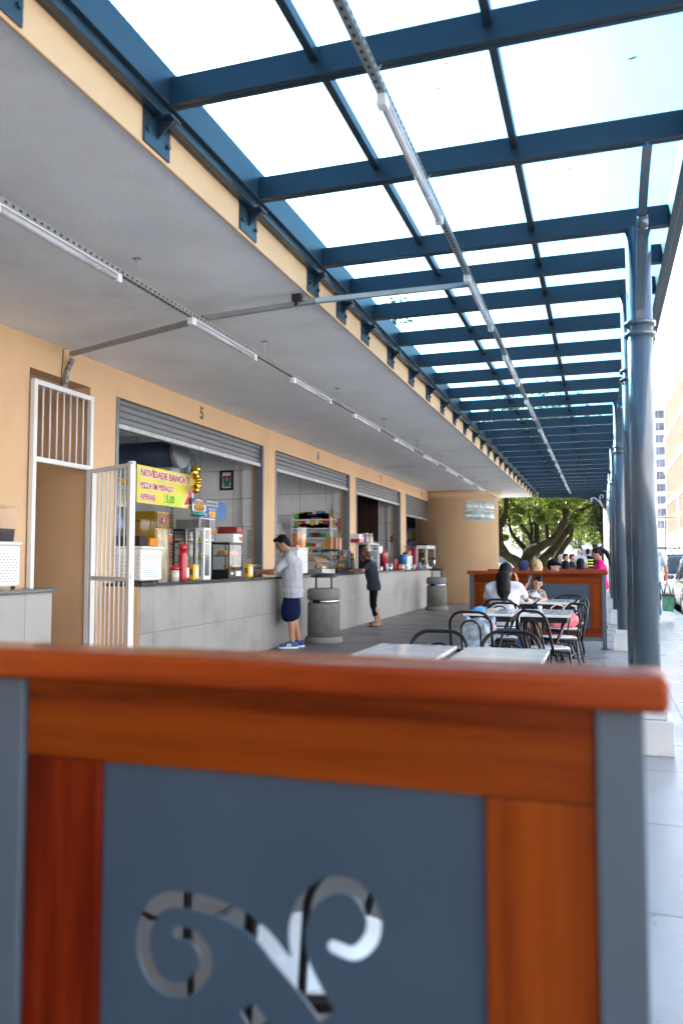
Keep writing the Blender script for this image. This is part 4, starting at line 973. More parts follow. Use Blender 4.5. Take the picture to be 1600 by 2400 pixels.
for i, cbag in enumerate(bags):
    x = q0.x+.16+(q1.x-q0.x-.26)*i/7; z = zs[1]; t = thing('snack_bag', '%s snack bag standing on the upper shelf of the white rack' % nm[i], 'snack bag', (x, YW6-.3, z), 'snack bags on the rack'); h = (.34, .38, .38, .30, .33, .40, .35, .32)[i]*.95
    b = MB(); b.prism([(x-.095, z+.001), (x+.095, z+.001), (x+.105, z+.03), (x+.10, z+h-.03), (x+.09, z+h), (x-.09, z+h), (x-.10, z+h-.03), (x-.105, z+.03)], 1, YW6-.36, YW6-.28); b.build('bag', M('snack_foil_%s' % nm[i].replace(' ', '_'), cbag, .25, var=.8, scale=14, coat=.4), t)
    MB().ell((x+.01, YW6-.362, z+h*.42), (.055, .006, .06), 12, 6).build('print', (m_bread2, m_red, m_paper, m_yel, m_paper, m_yel, m_red, m_red)[i], t)
q = random.Random(5); cols = (m_red, M('navy_box', (.02, .05, .22), .5), M('green_box', (.04, .25, .08), .5), m_yel, M('maroon_box', (.2, .02, .03), .5), m_paper, M('sky_box', (.1, .3, .5), .5))
for si, n_ in ((2, 4), (3, 6), (4, 7)):
    for i in range(n_):
        x = q1.x-.15-(q1.x-q0.x)*.78*(i+.3)/n_; w_ = q.uniform(.09, .16); h = q.uniform(.05, .11)
        one('candy_box', MB().box(x-w_/2, x+w_/2, YW6-.42, YW6-.25, zs[si]+.001, zs[si]+h, .004), cols[(i*2+si) % 7], 'small coloured candy box on a lower shelf of the white rack', 'candy box', 'candy boxes on the rack')
tp_ = thing('flat_tray', 'dark flat trays lying on top of the white rack', 'tray', ((q0.x+q1.x)/2, YW6-.25, zs[0])); MB().box(q0.x+.45, q1.x-.28, YW6-.4, YW6-.1, zs[0]+.001, zs[0]+.04, .01).build('tray', M('grey_tray', (.12, .13, .14), .4), tp_)
one('cup_stack', MB().lathe([(.05, .001), (.07, .12)], (q1.x-.16, YW6-.28, zs[0]), 14), M('pale_pink_paper', (.6, .45, .42), .6), 'pale pink cup pile at the right end of the rack top', 'cups')
yp = 16.75-.12
p0 = at_y(*n64(1085, 740), yp); p1 = at_y(*n64(1330, 605), yp); nt6 = thing('ice_cream_sign', 'white board with a pink ice cream cone cut-out in stall six', 'sign', ((p0.x+p1.x)/2, yp, p0.z))
MB().box(p0.x, p1.x, yp-.006, yp-.001, p0.z, p1.z).build('board', M('pale_green_white', (.62, .68, .62), .5), nt6)
ic = at_y(*n64(1215, 550), yp-.02); w_ = (p1.x-p0.x)*.28
MB().prism([(ic.x-w_*.55, ic.z-.03), (ic.x+w_*.55, ic.z-.03), (ic.x+.004, p0.z+.01), (ic.x-.004, p0.z+.01)], 1, yp-.022, yp-.010).build('cone', m_bread, nt6)
bb = MB(); 
for a, b_, r_ in ((0, .03, .8), (-.55, .0, .55), (.55, .0, .55), (0, .12, .5)): bb.prism([(ic.x+w_*a+w_*r_*math.cos(2*PI*i/14), ic.z+b_+w_*r_*.8*math.sin(2*PI*i/14)) for i in range(14)], 1, yp-.034-a*.004-r_*.004, yp-.0225)
bb.build('scoop', M('pink_ice_cream', (.62, .14, .22), .5, var=.4, scale=14), nt6)
p2 = at_y(*n64(1085, 1000), yp); notice('white price list under the ice cream board of stall six', 'price list', yp, p0.x, p1.x, p2.z, p0.z-.01, 9, 8)
# curved glass case
y0, y1, z = fit(n64, 600, 1140, 1070, -4.80, .52)
cg = thing('curved_case', 'chrome display case with a curved glass front behind the concrete bin', 'display case', (-5.05, (y0+y1)/2, CT), 'glass display cases on the counters')
dcg = max(DP, .34); MB().box(-4.80-dcg-.02, -4.80, y0, y1, CT, CT+.09, .008).build('base', m_steelb, cg)
cv = [(-4.80-dcg*(1-math.cos(PI/2*i/10)), CT+.10+(z-CT-.12)*math.sin(PI/2*i/10)) for i in range(11)]
g = MB(); g.prism(cv+[(p[0]-.004, p[1]-.004) for p in cv[::-1]], 1, y0+.012, y1-.012); g.build('curved_glass', m_glass, cg)
for y in (y0, y1-.011):
    e_ = MB(); e_.prism([(p[0]+.006, p[1]+.006) for p in cv]+[(p[0]-.012, p[1]-.012) for p in cv[::-1]], 1, y, y+.011); e_.build('rim', m_steelb, cg)
MB().box(-4.80-dcg, -4.90, y0+.02, y1-.02, CT+.22, CT+.23).build('shelf', m_steelb, cg)
food_on(None, 'brown pastry inside the curved glass case', 'pastries in the curved case', [(-5.0-.1*(i % 2), y0+.1+(y1-y0-.2)*i/6, CT+.231) for i in range(7)], 'slice')
food_on(None, 'flat ham pastry on the deck of the curved glass case', 'deck pastries in the curved case', [(-4.95, y0+.12+(y1-y0-.2)*i/4, CT+.091) for i in range(5)], 'bun')
y0, y1, z = fit(n64, 885, 1425, 1005, -4.82, .46); sc_ = case('square black framed sandwich case at the right end of stall six', -4.82, DP, y0, y1, CT, z, m_black, (CT+.26,), .014, base=.10)
food_on(None, 'long filled sandwich on the shelf of the square black framed case', 'sandwiches in the square case', [(-5.0+.08*(i % 2), y1-.52+.14*i, CT+.269) for i in range(4)], 'roll')
food_on(None, 'round bun on the deck of the square black framed case', 'buns in the square case', [(-4.95, y1-.48+.16*i, CT+.101) for i in range(3)], 'bun')
for i, (a, lb_) in enumerate(((1045, 'left tall kraft paper packet on the square sandwich case'), (1140, 'middle tall kraft paper packet on the square sandwich case'), (1205, 'right tall striped packet on the square sandwich case'))):
    p = fy(n64, a, 990, -5.0); one('paper_packet', MB().box(-5.08, -4.96, p.y-.05, p.y+.05, z+.001, z+.24, .006), (m_bread, M('kraft_paper', (.40, .22, .11), .7), M('red_white_stripe', (.55, .25, .22), .6, var=.8, scale=40, stretch=(1, 1, .05)))[i], lb_, 'packet')
p = fy(n64, 1455, 1300, -4.78); pg = thing('pepper_mill', 'dark pepper mill with a brown knob at the pier of stall six', 'pepper mill', (-4.78, p.y, CT)); MB().lathe([(.05, .001), (.052, .05), (.048, .2), (.05, .26), (.035, .30)], (-4.78, p.y, CT), 20).build('mill', M('dark_bottle', (.03, .035, .04), .3), pg); MB().lathe([(.02, .301), (.035, .33), (.04, .37), (.02, .40), (0, .402)], (-4.78, p.y, CT), 16).build('knob', m_bread, pg)
p = fy(n64, 150, 645, -6.8); ac = thing('water_heater', 'white wall unit with a small dark panel at the left of stall six', 'wall unit', (-6.9, p.y, p.z)); MB().box(-7.0, -6.8, p.y-.35, p.y+.45, p.z-.12, p.z+.16, .02).build('housing', m_white, ac); MB().box(-6.799, -6.795, p.y+.22, p.y+.34, p.z-.02, p.z+.07).build('panel', m_black, ac); MB().box(-7.0, -6.75, p.y-.4, p.y+.5, p.z-.3, p.z-.13, .02).build('lower_unit', M('grey_unit', (.25, .27, .29), .5), ac)
# ---------------------------------------------------------------- stall 7: dark slatted screen, white case, mugs
scn = thing('slatted_screen', 'very dark red brown slatted screen filling the back of stall seven', 'screen', (-7, 20.2, 0)); b = MB(); x = -8.1
m_dk = M('dark_red_brown_slat', (.030, .006, .004), .6, var=.8, scale=9, stretch=(1, 1, .1))
while x < -5.95: b.box(x, x+.14, 21.25, 21.30, 0, 3.4, .006); x += .15
b.build('slats', m_dk, scn)
sd_ = MB().box(-7.30, -7.25, 17.0, 21.24, 0, 3.45); sd_.build('side_screen', m_dk, scn)
y0, y1, z = fit(n83, 30, 380, 545, -4.95, .42); case('white framed burger case behind the woman in black', -4.95, DP, y0, y1, CT, z, m_white, (CT+.25, CT+.47, CT+.66), .035)
for s in (.051, .259, .479, .669): food_on(None, 'burger bun on a shelf of the white burger case', 'burgers in the white case', [(-5.12, y1-.62+.18*i, CT+s) for i in range(4)], 'bun')
ya, yb, zz = fit(n83, 30, 148, 405, -5.0, .3); one_ = thing('printed_box', 'white and red printed box on the white burger case', 'box', (-5.15, ya, z)); MB().box(-5.3, -5.0, yb-.36, yb, z+.001, zz, .01).build('box', m_paper, one_); MB().box(-5.302, -4.998, yb-.362, yb+.002, z+.004, z+.08).build('red_base', m_red, one_); MB().prism([(yb-.13+.07*math.cos(2*PI*i/16), (zz+z)/2+.06+.05*math.sin(2*PI*i/16)) for i in range(16)], 0, -4.999, -4.996).build('red_oval', m_red, one_)
for i, a in enumerate((200, 265)):
    p = fy(n83, a, 530, -5.0); t = thing('candy_jar', ('left clear candy jar with a silver lid on the burger case', 'right clear candy jar with a silver lid on the burger case')[i], 'jar', (-5.05, p.y, z)); MB().lathe([(.075, .001), (.08, .02), (.08, .17), (.065, .19)], (-5.05, p.y, z), 18).build('jar', M('mixed_sweets_%d' % i, ((.22, .16, .24), (.40, .34, .16))[i], .3, var=.9, scale=40, coat=.6), t); MB().lathe([(.07, .191), (.07, .225), (0, .228)], (-5.05, p.y, z), 18).build('lid', m_steelb, t)
q0 = fy(n83, 385, 700, -5.1); q1 = fy(n83, 432, 590, -5.1); one('white_card', MB().box(-5.105, -5.1, q0.y, q1.y, q0.z, q1.z), m_paper, 'blank white card beside the burger case', 'card')
for yv, c0, lb_ in ((21.4-.12, ((530, 540), (660, 410)), 'no smoking notice on the tiled pilaster of stall seven'), (26.3-.12, ((1118, 590), (1190, 500)), 'no smoking notice on the tiled pilaster of the last stall')):
    p0 = at_y(*n83(*c0[0]), yv); p1 = at_y(*n83(*c0[1]), yv); xm = (p0.x+p1.x)/2; w_ = (p1.x-p0.x)*.42; zc_ = p1.z-w_-.02
    t = thing('no_smoking_sign', lb_, 'sign', (xm, yv, p0.z)); MB().box(p0.x+.02, p1.x-.02, yv-.004, yv-.001, p0.z, p1.z).build('sheet', m_paper, t)
    MB().prism([(xm+w_*.85*math.cos(2*PI*i/24), zc_+w_*.85*math.sin(2*PI*i/24)) for i in range(24)], 1, yv-.0055, yv-.0042).build('yellow_disc', M('pale_yellow_print', (.62, .52, .25), .6), t)
    rg = MB(); rg.tube([(xm+w_*.9*math.cos(2*PI*i/28), yv-.007, zc_+w_*.9*math.sin(2*PI*i/28)) for i in range(28)], w_*.10, 6, closed=True); rg.tube([(xm-w_*.62, yv-.007, zc_+w_*.62), (xm+w_*.62, yv-.007, zc_-w_*.62)], w_*.09, 6); rg.build('ban_ring', m_ink, t)
    MB().tube([(xm-w_*.5, yv-.009, zc_-w_*.1), (xm+w_*.5, yv-.009, zc_-w_*.1)], w_*.07, 6).build('cigarette', m_ink, t)
    MB().box(xm-w_, xm+w_, yv-.0055, yv-.0042, p0.z+.03, p0.z+.06).build('caption', M('navy_print', (.03, .05, .2), .6), t)
q = random.Random(9)
ya = fy(n83, 385, 960, -4.85).y; yb = fy(n83, 1150, 960, -4.85).y
mugc = (m_cup, M('pink_mug', (.5, .22, .2), .3), m_cup, M('dark_mug', (.04, .04, .05), .3), m_cup, M('blue_mug', (.05, .2, .42), .3), M('cream_mug', (.6, .5, .38), .3), m_acryl, m_red, M('steel_cup', (.45, .45, .46), .25, .8))
mn = ('white', 'pink', 'white', 'dark', 'white', 'blue', 'cream', 'clear', 'red', 'steel')
for i in range(20):
    y = ya+(yb-ya)*(i+.3)/20; x = -4.84-.16*(i % 3)+q.uniform(-.02, .02); r_ = q.uniform(.04, .062); h = q.uniform(.09, .20); j = (i*3) % 10
    t = thing('mug', '%s cup in the crowded row on the counter of stalls seven and eight' % mn[j], 'cup', (x, y, CT), 'cups crowding the far counter')
    MB().lathe([(0, .004), (r_*.85, .001), (r_, h*.3), (r_, h), (r_*.9, h), (r_*.88, .02), (0, .02)], (x, y, CT), 16).build('cup', mugc[j], t)
    MB().tube([(x, y-r_, CT+h*.75), (x, y-r_-.03, CT+h*.7), (x, y-r_-.03, CT+h*.35), (x, y-r_, CT+h*.3)], .008, 6).build('handle', mugc[j], t)
ya, yb, zz = fit(n83, 565, 645, 790, -5.1, .2); fmx = MB(); zb = CT+.08; fmx.box(-5.12, -5.08, ya, ya+.05, CT+.001, zz).box(-5.12, -5.08, yb-.05, yb, CT+.001, zz).box(-5.12, -5.08, ya+.05, yb-.05, CT+.001, zb).box(-5.12, -5.08, ya+.05, yb-.05, zz-.05, zz); one('red_stand', fmx, m_red, 'bright red open frame stand among the cups', 'stand')
for i, (a, m_) in enumerate(((455, m_acryl), (500, m_red))): p = fy(n83, a, 880, -5.0); one('tall_container', MB().lathe([(.09, .001), (.10, .42), (.09, .46), (0, .462)], (-5.08, p.y, CT), 18), m_, ('clear tall container right of the burger case', 'red tall container right of the burger case')[i], 'container')
p = fy(n83, 765, 850, -5.0); one('blue_tub', MB().lathe([(.09, .001), (.11, .26), (.10, .265), (0, .26)], (-5.02, p.y, CT+.14), 18), M('blue_plastic', (.03, .20, .48), .4), 'bright blue tub standing high behind the cups by the pier', 'tub')
one('tub_stand', MB().box(-5.14, -4.90, p.y-.12, p.y+.3, CT+.001, CT+.138, .006), m_paper, 'white box carrying the blue tub', 'box')
# ---------------------------------------------------------------- stall 8
y0, y1, z = fit(n83, 950, 1235, 580, -4.92, .42); case('white framed warmer case with a dark top in the last stall', -4.92, DP, y0, y1, CT, z, m_white, (CT+.24, CT+.47), .04, .10)
MB().box(-5.35, -4.90, y0-.02, y1+.02, z+.001, z+.03, .008).build('dark_top', m_black, bpy.data.objects[[o.name for o in bpy.data.objects if o.get('label', '').startswith('white framed warmer')][0]])
for s in (.051, .249, .479): food_on(None, 'golden snack on a shelf of the last warmer case', 'snacks in the last warmer', [(-5.1, y0+.15+.2*i, CT+s) for i in range(3)], 'slice')
YW8 = 26.29
for i, v_ in enumerate((300, 490)):
    p0 = at_y(*n83(740, v_), YW8-.3); p1 = at_y(*n83(1085, v_), YW8-.3); sz = p0.z
    t = thing('wall_shelf', ('upper blue wall shelf of the last stall', 'lower blue wall shelf of the last stall')[i], 'shelf', ((p0.x+p1.x)/2, YW8-.15, sz), 'blue wall shelves'); MB().box(p0.x-.6, p1.x, YW8-.32, YW8-.01, sz-.03, sz, .004).build('board', M('navy_shelf', (.03, .06, .12), .5), t)
    for x in (p0.x+.1, p1.x-.2): MB().prism([(YW8-.28, sz-.031), (YW8-.01, sz-.031), (YW8-.01, sz-.22)], 0, x, x+.02).build('bracket', M('navy_shelf', (.03, .06, .12)), t)
    if i == 0:
        one('blue_crate', MB().box(p0.x+.1, p0.x+.75, YW8-.3, YW8-.05, sz+.001, sz+.75, .02), M('deep_blue_plastic', (.01, .03, .16), .4, var=.5), 'deep blue crate on the upper shelf of the last stall', 'crate')
        bx = thing('framed_box', 'dark box with a tan rim on the upper shelf of the last stall', 'box', (p1.x-.3, YW8-.2, sz)); MB().box(p1.x-.75, p1.x-.1, YW8-.3, YW8-.05, sz+.001, sz+.7, .01).build('box', M('tan_rim', (.22, .12, .06), .6), bx); MB().box(p1.x-.68, p1.x-.17, YW8-.304, YW8-.299, sz+.1, sz+.6).build('dark_front', m_black, bx)
    else:
        for k in range(6):
            x = p0.x+.08+k*.17; one('snack_packet', MB().prism([(x, sz+.001), (x+.12, sz+.001), (x+.10, sz+.2+.08*(k % 3)), (x+.03, sz+.24+.06*(k % 2))], 1, YW8-.25, YW8-.12), (m_paper, m_yel, m_black, m_yel, m_red, m_bread2)[k], ('white packet at the left', 'first yellow packet', 'black packet', 'second yellow packet', 'red packet', 'brown packet')[k]+' on the lower blue shelf', 'packet')
for i, (a, h) in enumerate(((1215, .34), (1318, .36))):
    p = fy(n83, a, 930, -4.85); t = thing('thermos', ('steel thermos flask left of the domed far bin lid', 'steel thermos flask right of the far warmer case')[i], 'thermos', (-4.85, p.y, CT), 'thermos flasks'); MB().lathe([(.055, .001), (.055, h*.7), (.045, h*.78)], (-4.85, p.y, CT), 18).build('flask', m_steelb, t); MB().lathe([(.05, h*.781), (.05, h), (0, h+.003)], (-4.85, p.y, CT), 18).build('cup_cap', M('dark_bottle', (.03, .035, .04)), t)
p = fy(n83, 905, 780, -5.2); one('magenta_carton', MB().box(-5.3, -5.12, p.y-.1, p.y+.1, CT+.001, CT+.62, .01), M('magenta_carton', (.30, .02, .09), .5, var=.3), 'tall magenta carton between the dispenser and the last warmer', 'carton')
# ================================================================== people
def skin(name, c): return M(name, c, .5, var=.10, scale=9)
sk_mid = skin('skin_warm', (.42, .20, .125)); sk_tan = skin('skin_tan', (.36, .165, .10)); sk_lt = skin('skin_light', (.52, .28, .19))
m_eye = M('dark_eye', (.015, .01, .008), .3); m_lip = M('lip', (.38, .12, .10), .5)
hair_black = M('black_hair', (.006, .005, .005), .6, spec=.2, var=.4, scale=30, stretch=(1, 1, .15)); hair_brown = M('auburn_hair', (.07, .026, .012), .55, spec=.25, var=.5, scale=26, stretch=(1, 1, .15))
hair_blond = M('blonde_hair', (.36, .23, .09), .42, var=.6, scale=26, stretch=(1, 1, .15)); hair_grey = M('grey_hair', (.35, .34, .33), .6, var=.3, scale=30)
V = Vector
def hand(b, wr, d, n, s, curl=.5, side=1):
    """palm, four unequal bent fingers and a thumb; d along the hand, n = palm normal, side=+1: thumb towards d x n"""
    d = d.normalized(); n = (n-d*n.dot(d)).normalized(); t = d.cross(n)*side
    b.cap(wr, .024*s, wr+d*.05*s+t*.016*s, .022*s, 8); b.cap(wr, .024*s, wr+d*.05*s-t*.018*s, .021*s, 8)
    for k, (o, ln) in enumerate(((.030, .038), (.010, .044), (-.010, .041), (-.029, .032))):
        a = wr+d*.075*s+t*o*s; c = a+(d*math.cos(curl*.6)+n*math.sin(curl*.6))*ln*s; e = c+(d*math.cos(curl*1.6)+n*math.sin(curl*1.6))*ln*.9*s
        b.cap(a, .0095*s, c, .0088*s, 6); b.cap(c, .0088*s, e, .0075*s, 6)
    a = wr+d*.025*s+t*.028*s; c = a+(d*.6+t*.7+n*.25).normalized()*.035*s; e = c+(d*.85+t*.25+n*.4).normalized()*.03*s
    b.cap(a, .0125*s, c, .011*s, 6); b.cap(c, .011*s, e, .009*s, 6)
def figure(label, loc, face, J, sk, wear, hair, vox=.009, s=1.0, group=None, hs=None):
    """J: joints in the person's own frame (x right, y forward, z up)"""
    rz = math.atan2(face[1], face[0])-PI/2
    hs = hs or s
    t = thing('person', label, 'person', loc, group)
    X = Matrix.Translation(V(loc)) @ Matrix.Rotation(rz, 4, 'Z')
    J = {k: (V(v_) if not isinstance(v_, dict) else v_) for k, v_ in J.items()}
    pel, che, nk, hd = J['pel'], J['che'], J['nk'], J['hd']
    hr = J.get('hr', V((1, 0, 0))).normalized(); sr = J.get('sr', V((1, 0, 0))).normalized()
    up = (nk-che).normalized(); w = wear.get('w', 1.0)
    shL = J.get('shL', che-sr*.165*s*w+up*.115*s); shR = J.get('shR', che+sr*.165*s*w+up*.115*s)
    hipL = pel-hr*.085*s-V((0, 0, .03*s)); hipR = pel+hr*.085*s-V((0, 0, .03*s))
    f = J.get('fd', V((0, 1, 0))).normalized(); u = J.get('hu', V((0, 0, 1))); u = (u-f*u.dot(f)).normalized(); r = f.cross(u)
    rot = Matrix((r, f, u)).transposed()
    def torso(b, e, low=0):
        b.cap(pel-hr*.07*s, (.105+e)*s, pel+hr*.07*s, (.105+e)*s)
        b.cap(pel-hr*.055*s, (.10+e)*s, che-sr*.06*s*w, (.112+e)*s); b.cap(pel+hr*.055*s, (.10+e)*s, che+sr*.06*s*w, (.112+e)*s)
        b.cap(che-sr*.075*s*w, (.105+e)*s, che+sr*.075*s*w, (.105+e)*s)
        b.cap(shL, (.052+e*.7)*s, nk-up*.03*s, (.05+e*.5)*s); b.cap(shR, (.052+e*.7)*s, nk-up*.03*s, (.05+e*.5)*s)
        b.cap(shL-up*.02*s, (.058+e*.7)*s, che-sr*.07*s, (.10+e)*s); b.cap(shR-up*.02*s, (.058+e*.7)*s, che+sr*.07*s, (.10+e)*s)
    b = MB(); b.X = X
    torso(b, -.012)
    b.cap(nk-up*.04*s, .056*s, hd-u*.055*hs-f*.02*hs, .05*hs)
    b.ell(hd, (.073*hs, .093*hs, .108*hs), rot=rot); b.ell(hd+f*.030*hs-u*.068*hs, (.052*hs, .056*hs, .052*hs), rot=rot)
    b.cap(hd+f*.088*hs+u*.004*hs, .011*hs, hd+f*.103*hs-u*.024*hs, .015*hs, 8)
    b.cap(hd+f*.080*hs-r*.022*hs-u*.056*hs, .010*hs, hd+f*.080*hs+r*.022*hs-u*.056*hs, .010*hs, 8)
    b.ell(hd+f*.082*hs-u*.088*hs, (.02*hs, .014*hs, .016*hs), rot=rot)
    for q in (-1, 1): b.ell(hd+r*q*.074*hs-f*.006*hs-u*.012*hs, (.010*hs, .020*hs, .031*hs), rot=rot)
    for q, k in ((-1, 'L'), (1, 'R')):
        sh = shL if k == 'L' else shR; el, wr = J['el'+k], J['wr'+k]
        b.cap(sh, .048*s, el, .038*s); m_ = el+(wr-el)*.3; b.cap(el, .038*s, m_, .040*s); b.cap(m_, .040*s, wr, .025*s)
        hand(b, wr, J.get('hd'+k, wr-el), J.get('pn'+k, V((0, 0, -1))), s, J.get('curl', V((.5, 0, 0))).x, -q)
        hp = hipL if k == 'L' else hipR; kn, an, to = J['kn'+k], J['an'+k], J['to'+k]
        b.cap(hp, .088*s, kn, .056*s); bk = (kn-an).normalized(); mc = kn+(an-kn)*.32-J.get('cb', V((0, 1, 0)))*.02*s
        b.cap(kn, .053*s, mc, .055*s); b.cap(mc, .055*s, an, .036*s); b.cap(an, .036*s, an-V((0, 0, .035*s)), .036*s)
        hl = an-(to-an).normalized()*.05*s; hl.z = to.z
        b.cap(hl, .032*s, to, .027*s); b.cap(an-V((0, 0, .02)), .034*s, (an+to)/2+V((0, 0, -.015*s)), .034*s)
    hw = X @ hd; R3 = X.to_3x3()
    fw, rw, uw = R3 @ f, R3 @ r, R3 @ u
    def paint(c):
        o = c-hw; a, bb, z = o.dot(fw)/hs, o.dot(rw)/hs, o.dot(uw)/hs
        if a > .06:
            for q in (-1, 1):
                if (bb-q*.031)**2+((z-.012)*1.6)**2 < .0125**2: return 1
                if abs(bb-q*.032) < .02 and .026 < z < .037: return 1
            if abs(bb) < .022 and -.063 < z < -.049 and a > .078: return 2
        return 0
    blob('body', b, [sk, m_eye, m_lip], t, vox, 4, paint)
    def wrinkle(o, amp, sc_=9):
        nrm_ = [p_.vector.copy() for p_ in o.data.vertex_normals]
        for v_, vn_ in zip(o.data.vertices, nrm_):
            n_ = noise.noise(v_.co*sc_*.7+V((3, 1, 7)))+.6*noise.noise(V((v_.co.x*sc_*1.5, v_.co.y*sc_*1.5, v_.co.z*sc_*.5)))
            v_.co += vn_*n_*amp
    if 'shirt' in wear:
        b = MB(); b.X = X; torso(b, wear.get('ease', .022))
        fr = wear.get('sleeve', .62)
        for k, sh in (('L', shL), ('R', shR)):
            el = J['el'+k]; b.cap(sh, .064*s, sh+(el-sh)*min(fr, 1), .060*s)
            if fr > 1: b.cap(el, .060*s, el+(J['wr'+k]-el)*(fr-1), .045*s)
        hem = wear.get('hem', .06); ez = wear.get('ease', .022)
        b.cap(pel-hr*.07*s-V((0, 0, hem*.5)), (.13+ez*.6)*s, pel+hr*.07*s-V((0, 0, hem*.5)), (.13+ez*.6)*s); b.cap(pel-hr*.07*s-V((0, 0, hem*.9)), (.125+ez*.6)*s, pel+hr*.07*s-V((0, 0, hem*.9)), (.125+ez*.6)*s)
        o = blob('shirt', b, wear['shirt'], t, vox*1.1, 6); wrinkle(o, .011*s, 11)
        hz = pel.z-hem*.5-.085*s
        for v_ in o.data.vertices: v_.co.z = max(v_.co.z, hz+.006*noise.noise(V((v_.co.x*7, v_.co.y*7, 2))))
    if 'pants' in wear:
        b = MB(); b.X = X; ln = wear.get('leg', 1.9)
        b.cap(pel-hr*.07*s, .116*s, pel+hr*.07*s, .116*s)
        for k, hp in (('L', hipL), ('R', hipR)):
            kn, an = J['kn'+k], J['an'+k]; lo = wear.get('loose', .02)
            e = hp+(kn-hp)*min(ln, 1); b.cap(hp, (.094+lo*.5)*s, e, ((.094 if ln < 1 else .06)+lo*.8)*s)
            if ln > 1: b.cap(kn, (.062+lo*.6)*s, kn+(an-kn)*(ln-1), (.046+lo)*s)
        o = blob('trousers', b, wear['pants'], t, vox*1.1, 4); wrinkle(o, .009*s, 10)
    if 'shoe' in wear:
        for k in 'LR':
            an, to = J['an'+k], J['to'+k]; dr = (to-an); dr.z = 0; dr.normalize()
            hl = an-dr*.045*s; hl.z = .045*s+min(0, to.z-.03); b = MB(); b.X = X
            toe = V((to.x, to.y, hl.z-.006*s)); b.cap(hl, .040*s, toe, .036*s); b.cap(V((an.x, an.y, hl.z+.03*s)), .044*s, (an+to)/2*1.0+V((0, 0, hl.z+.012*s-(an.z+to.z)/2)), .04*s)
            o = blob('shoe', b, wear['shoe'], t, vox*.9, 3)
            if 'sole' in wear:
                q = MB(); q.X = X; sd = dr.cross(V((0, 0, 1)))
                pl = []
                for i in range(20):
                    a = 2*PI*i/20; c = (hl+toe)/2; L2 = (toe-hl).length/2+.046*s
                    pl.append(c+dr*math.cos(a)*L2+sd*math.sin(a)*.048*s)
                g0 = hl.z-.045*s
                vs = [V((p.x, p.y, g0+.002)) for p in pl]+[V((p.x, p.y, g0+.026*s)) for p in pl]
                q.add(vs, [tuple(range(20))[::-1], tuple(range(20, 40))]+[(i, (i+1) % 20, 20+(i+1) % 20, 20+i) for i in range(20)]); q.build('sole', wear['sole'], o)
                st = MB(); st.X = X
                for sgn in (-1, 1):
                    for i in range(3):
                        c = (hl+toe)/2+dr*(.0+i*.026-.02)*s+sd*sgn*.0435*s
                        a0 = V((c.x, c.y, g0+.03*s)); a1 = V((c.x, c.y, g0+.074*s))-dr*.02*s-sd*sgn*.008*s
                        st.add([a0-dr*.006*s, a0+dr*.006*s, a1+dr*.006*s, a1-dr*.006*s]+[p+sd*sgn*.004*s for p in (a0-dr*.006*s, a0+dr*.006*s, a1+dr*.006*s, a1-dr*.006*s)], [(0, 1, 2, 3), (4, 5, 6, 7), (0, 1, 5, 4), (2, 3, 7, 6), (1, 2, 6, 5), (0, 3, 7, 4)])
                so_ = st.build('stripe', m_white, o)
    if 'sandal' in wear:
        for k in 'LR':
            an, to = J['an'+k], J['to'+k]; c = (an+to)/2; dr = (to-an); dr.z = 0; dr.normalize(); b = MB(); b.X = X @ Matrix.Translation(V((c.x, c.y, 0))) @ Matrix.Rotation(math.atan2(dr.y, dr.x)-PI/2, 4, 'Z')
            b.ell((0, 0, .010), (.056*s, .155*s, .011), 20, 6); b.tube([(-.052*s, .02, .012), (-.040*s, .05, .065*s), (0, .06, .082*s), (.040*s, .05, .065*s), (.052*s, .02, .012)], .030*s, 8, flat=.4)
            b.build('sandal', wear['sandal'], t)
    # hair: prims in head coordinates (r, f, u)
    if hair:
        b = MB(); b.X = X
        def hp_(p): return hd+r*p[0]*hs+f*p[1]*hs+u*p[2]*hs
        for pr in hair[1]:
            if pr[0] == 'e': b.ell(hp_(pr[1]), tuple(x*hs for x in pr[2]), rot=rot)
            elif pr[0] == 'c': b.cap(hp_(pr[1]), pr[2]*hs, hp_(pr[3]), pr[4]*hs)
            elif pr[0] == 'w': b.cap(pr[1], pr[2]*s, pr[3], pr[4]*s)
        o = blob(hair[2] if len(hair) > 2 else 'hair', b, hair[0], t, vox, 3)
        nrm_ = [p_.vector.copy() for p_ in o.data.vertex_normals]
        for v_, vn_ in zip(o.data.vertices, nrm_): v_.co += vn_*noise.noise(V((v_.co.x*34, v_.co.y*34, v_.co.z*7)))*.006
    return t, X
LONGB = [('e', (0, -.022, .026), (.084, .094, .100)), ('e', (0, -.06, -.02), (.070, .052, .075))]
SHORT = [('e', (0, -.022, .026), (.082, .090, .098)), ('e', (0, .05, .085), (.058, .045, .034)), ('e', (0, -.06, -.02), (.068, .05, .07))]
def stand(h=1.0, **k):
    J = dict(pel=(0, 0, .94*h), che=(0, .01, 1.25*h), nk=(0, 0, 1.44*h), hd=(0, .03, 1.585*h), elL=(-.24*h, -.02, 1.12*h), wrL=(-.25*h, .06, .87*h), elR=(.24*h, -.02, 1.12*h), wrR=(.25*h, .06, .87*h),
             knL=(-.10*h, .02, .49*h), anL=(-.10*h, -.02, .09), toL=(-.12*h, .13, .035), knR=(.10*h, .02, .49*h), anR=(.10*h, -.02, .09), toR=(.12*h, .13, .035)); J.update(k); return J
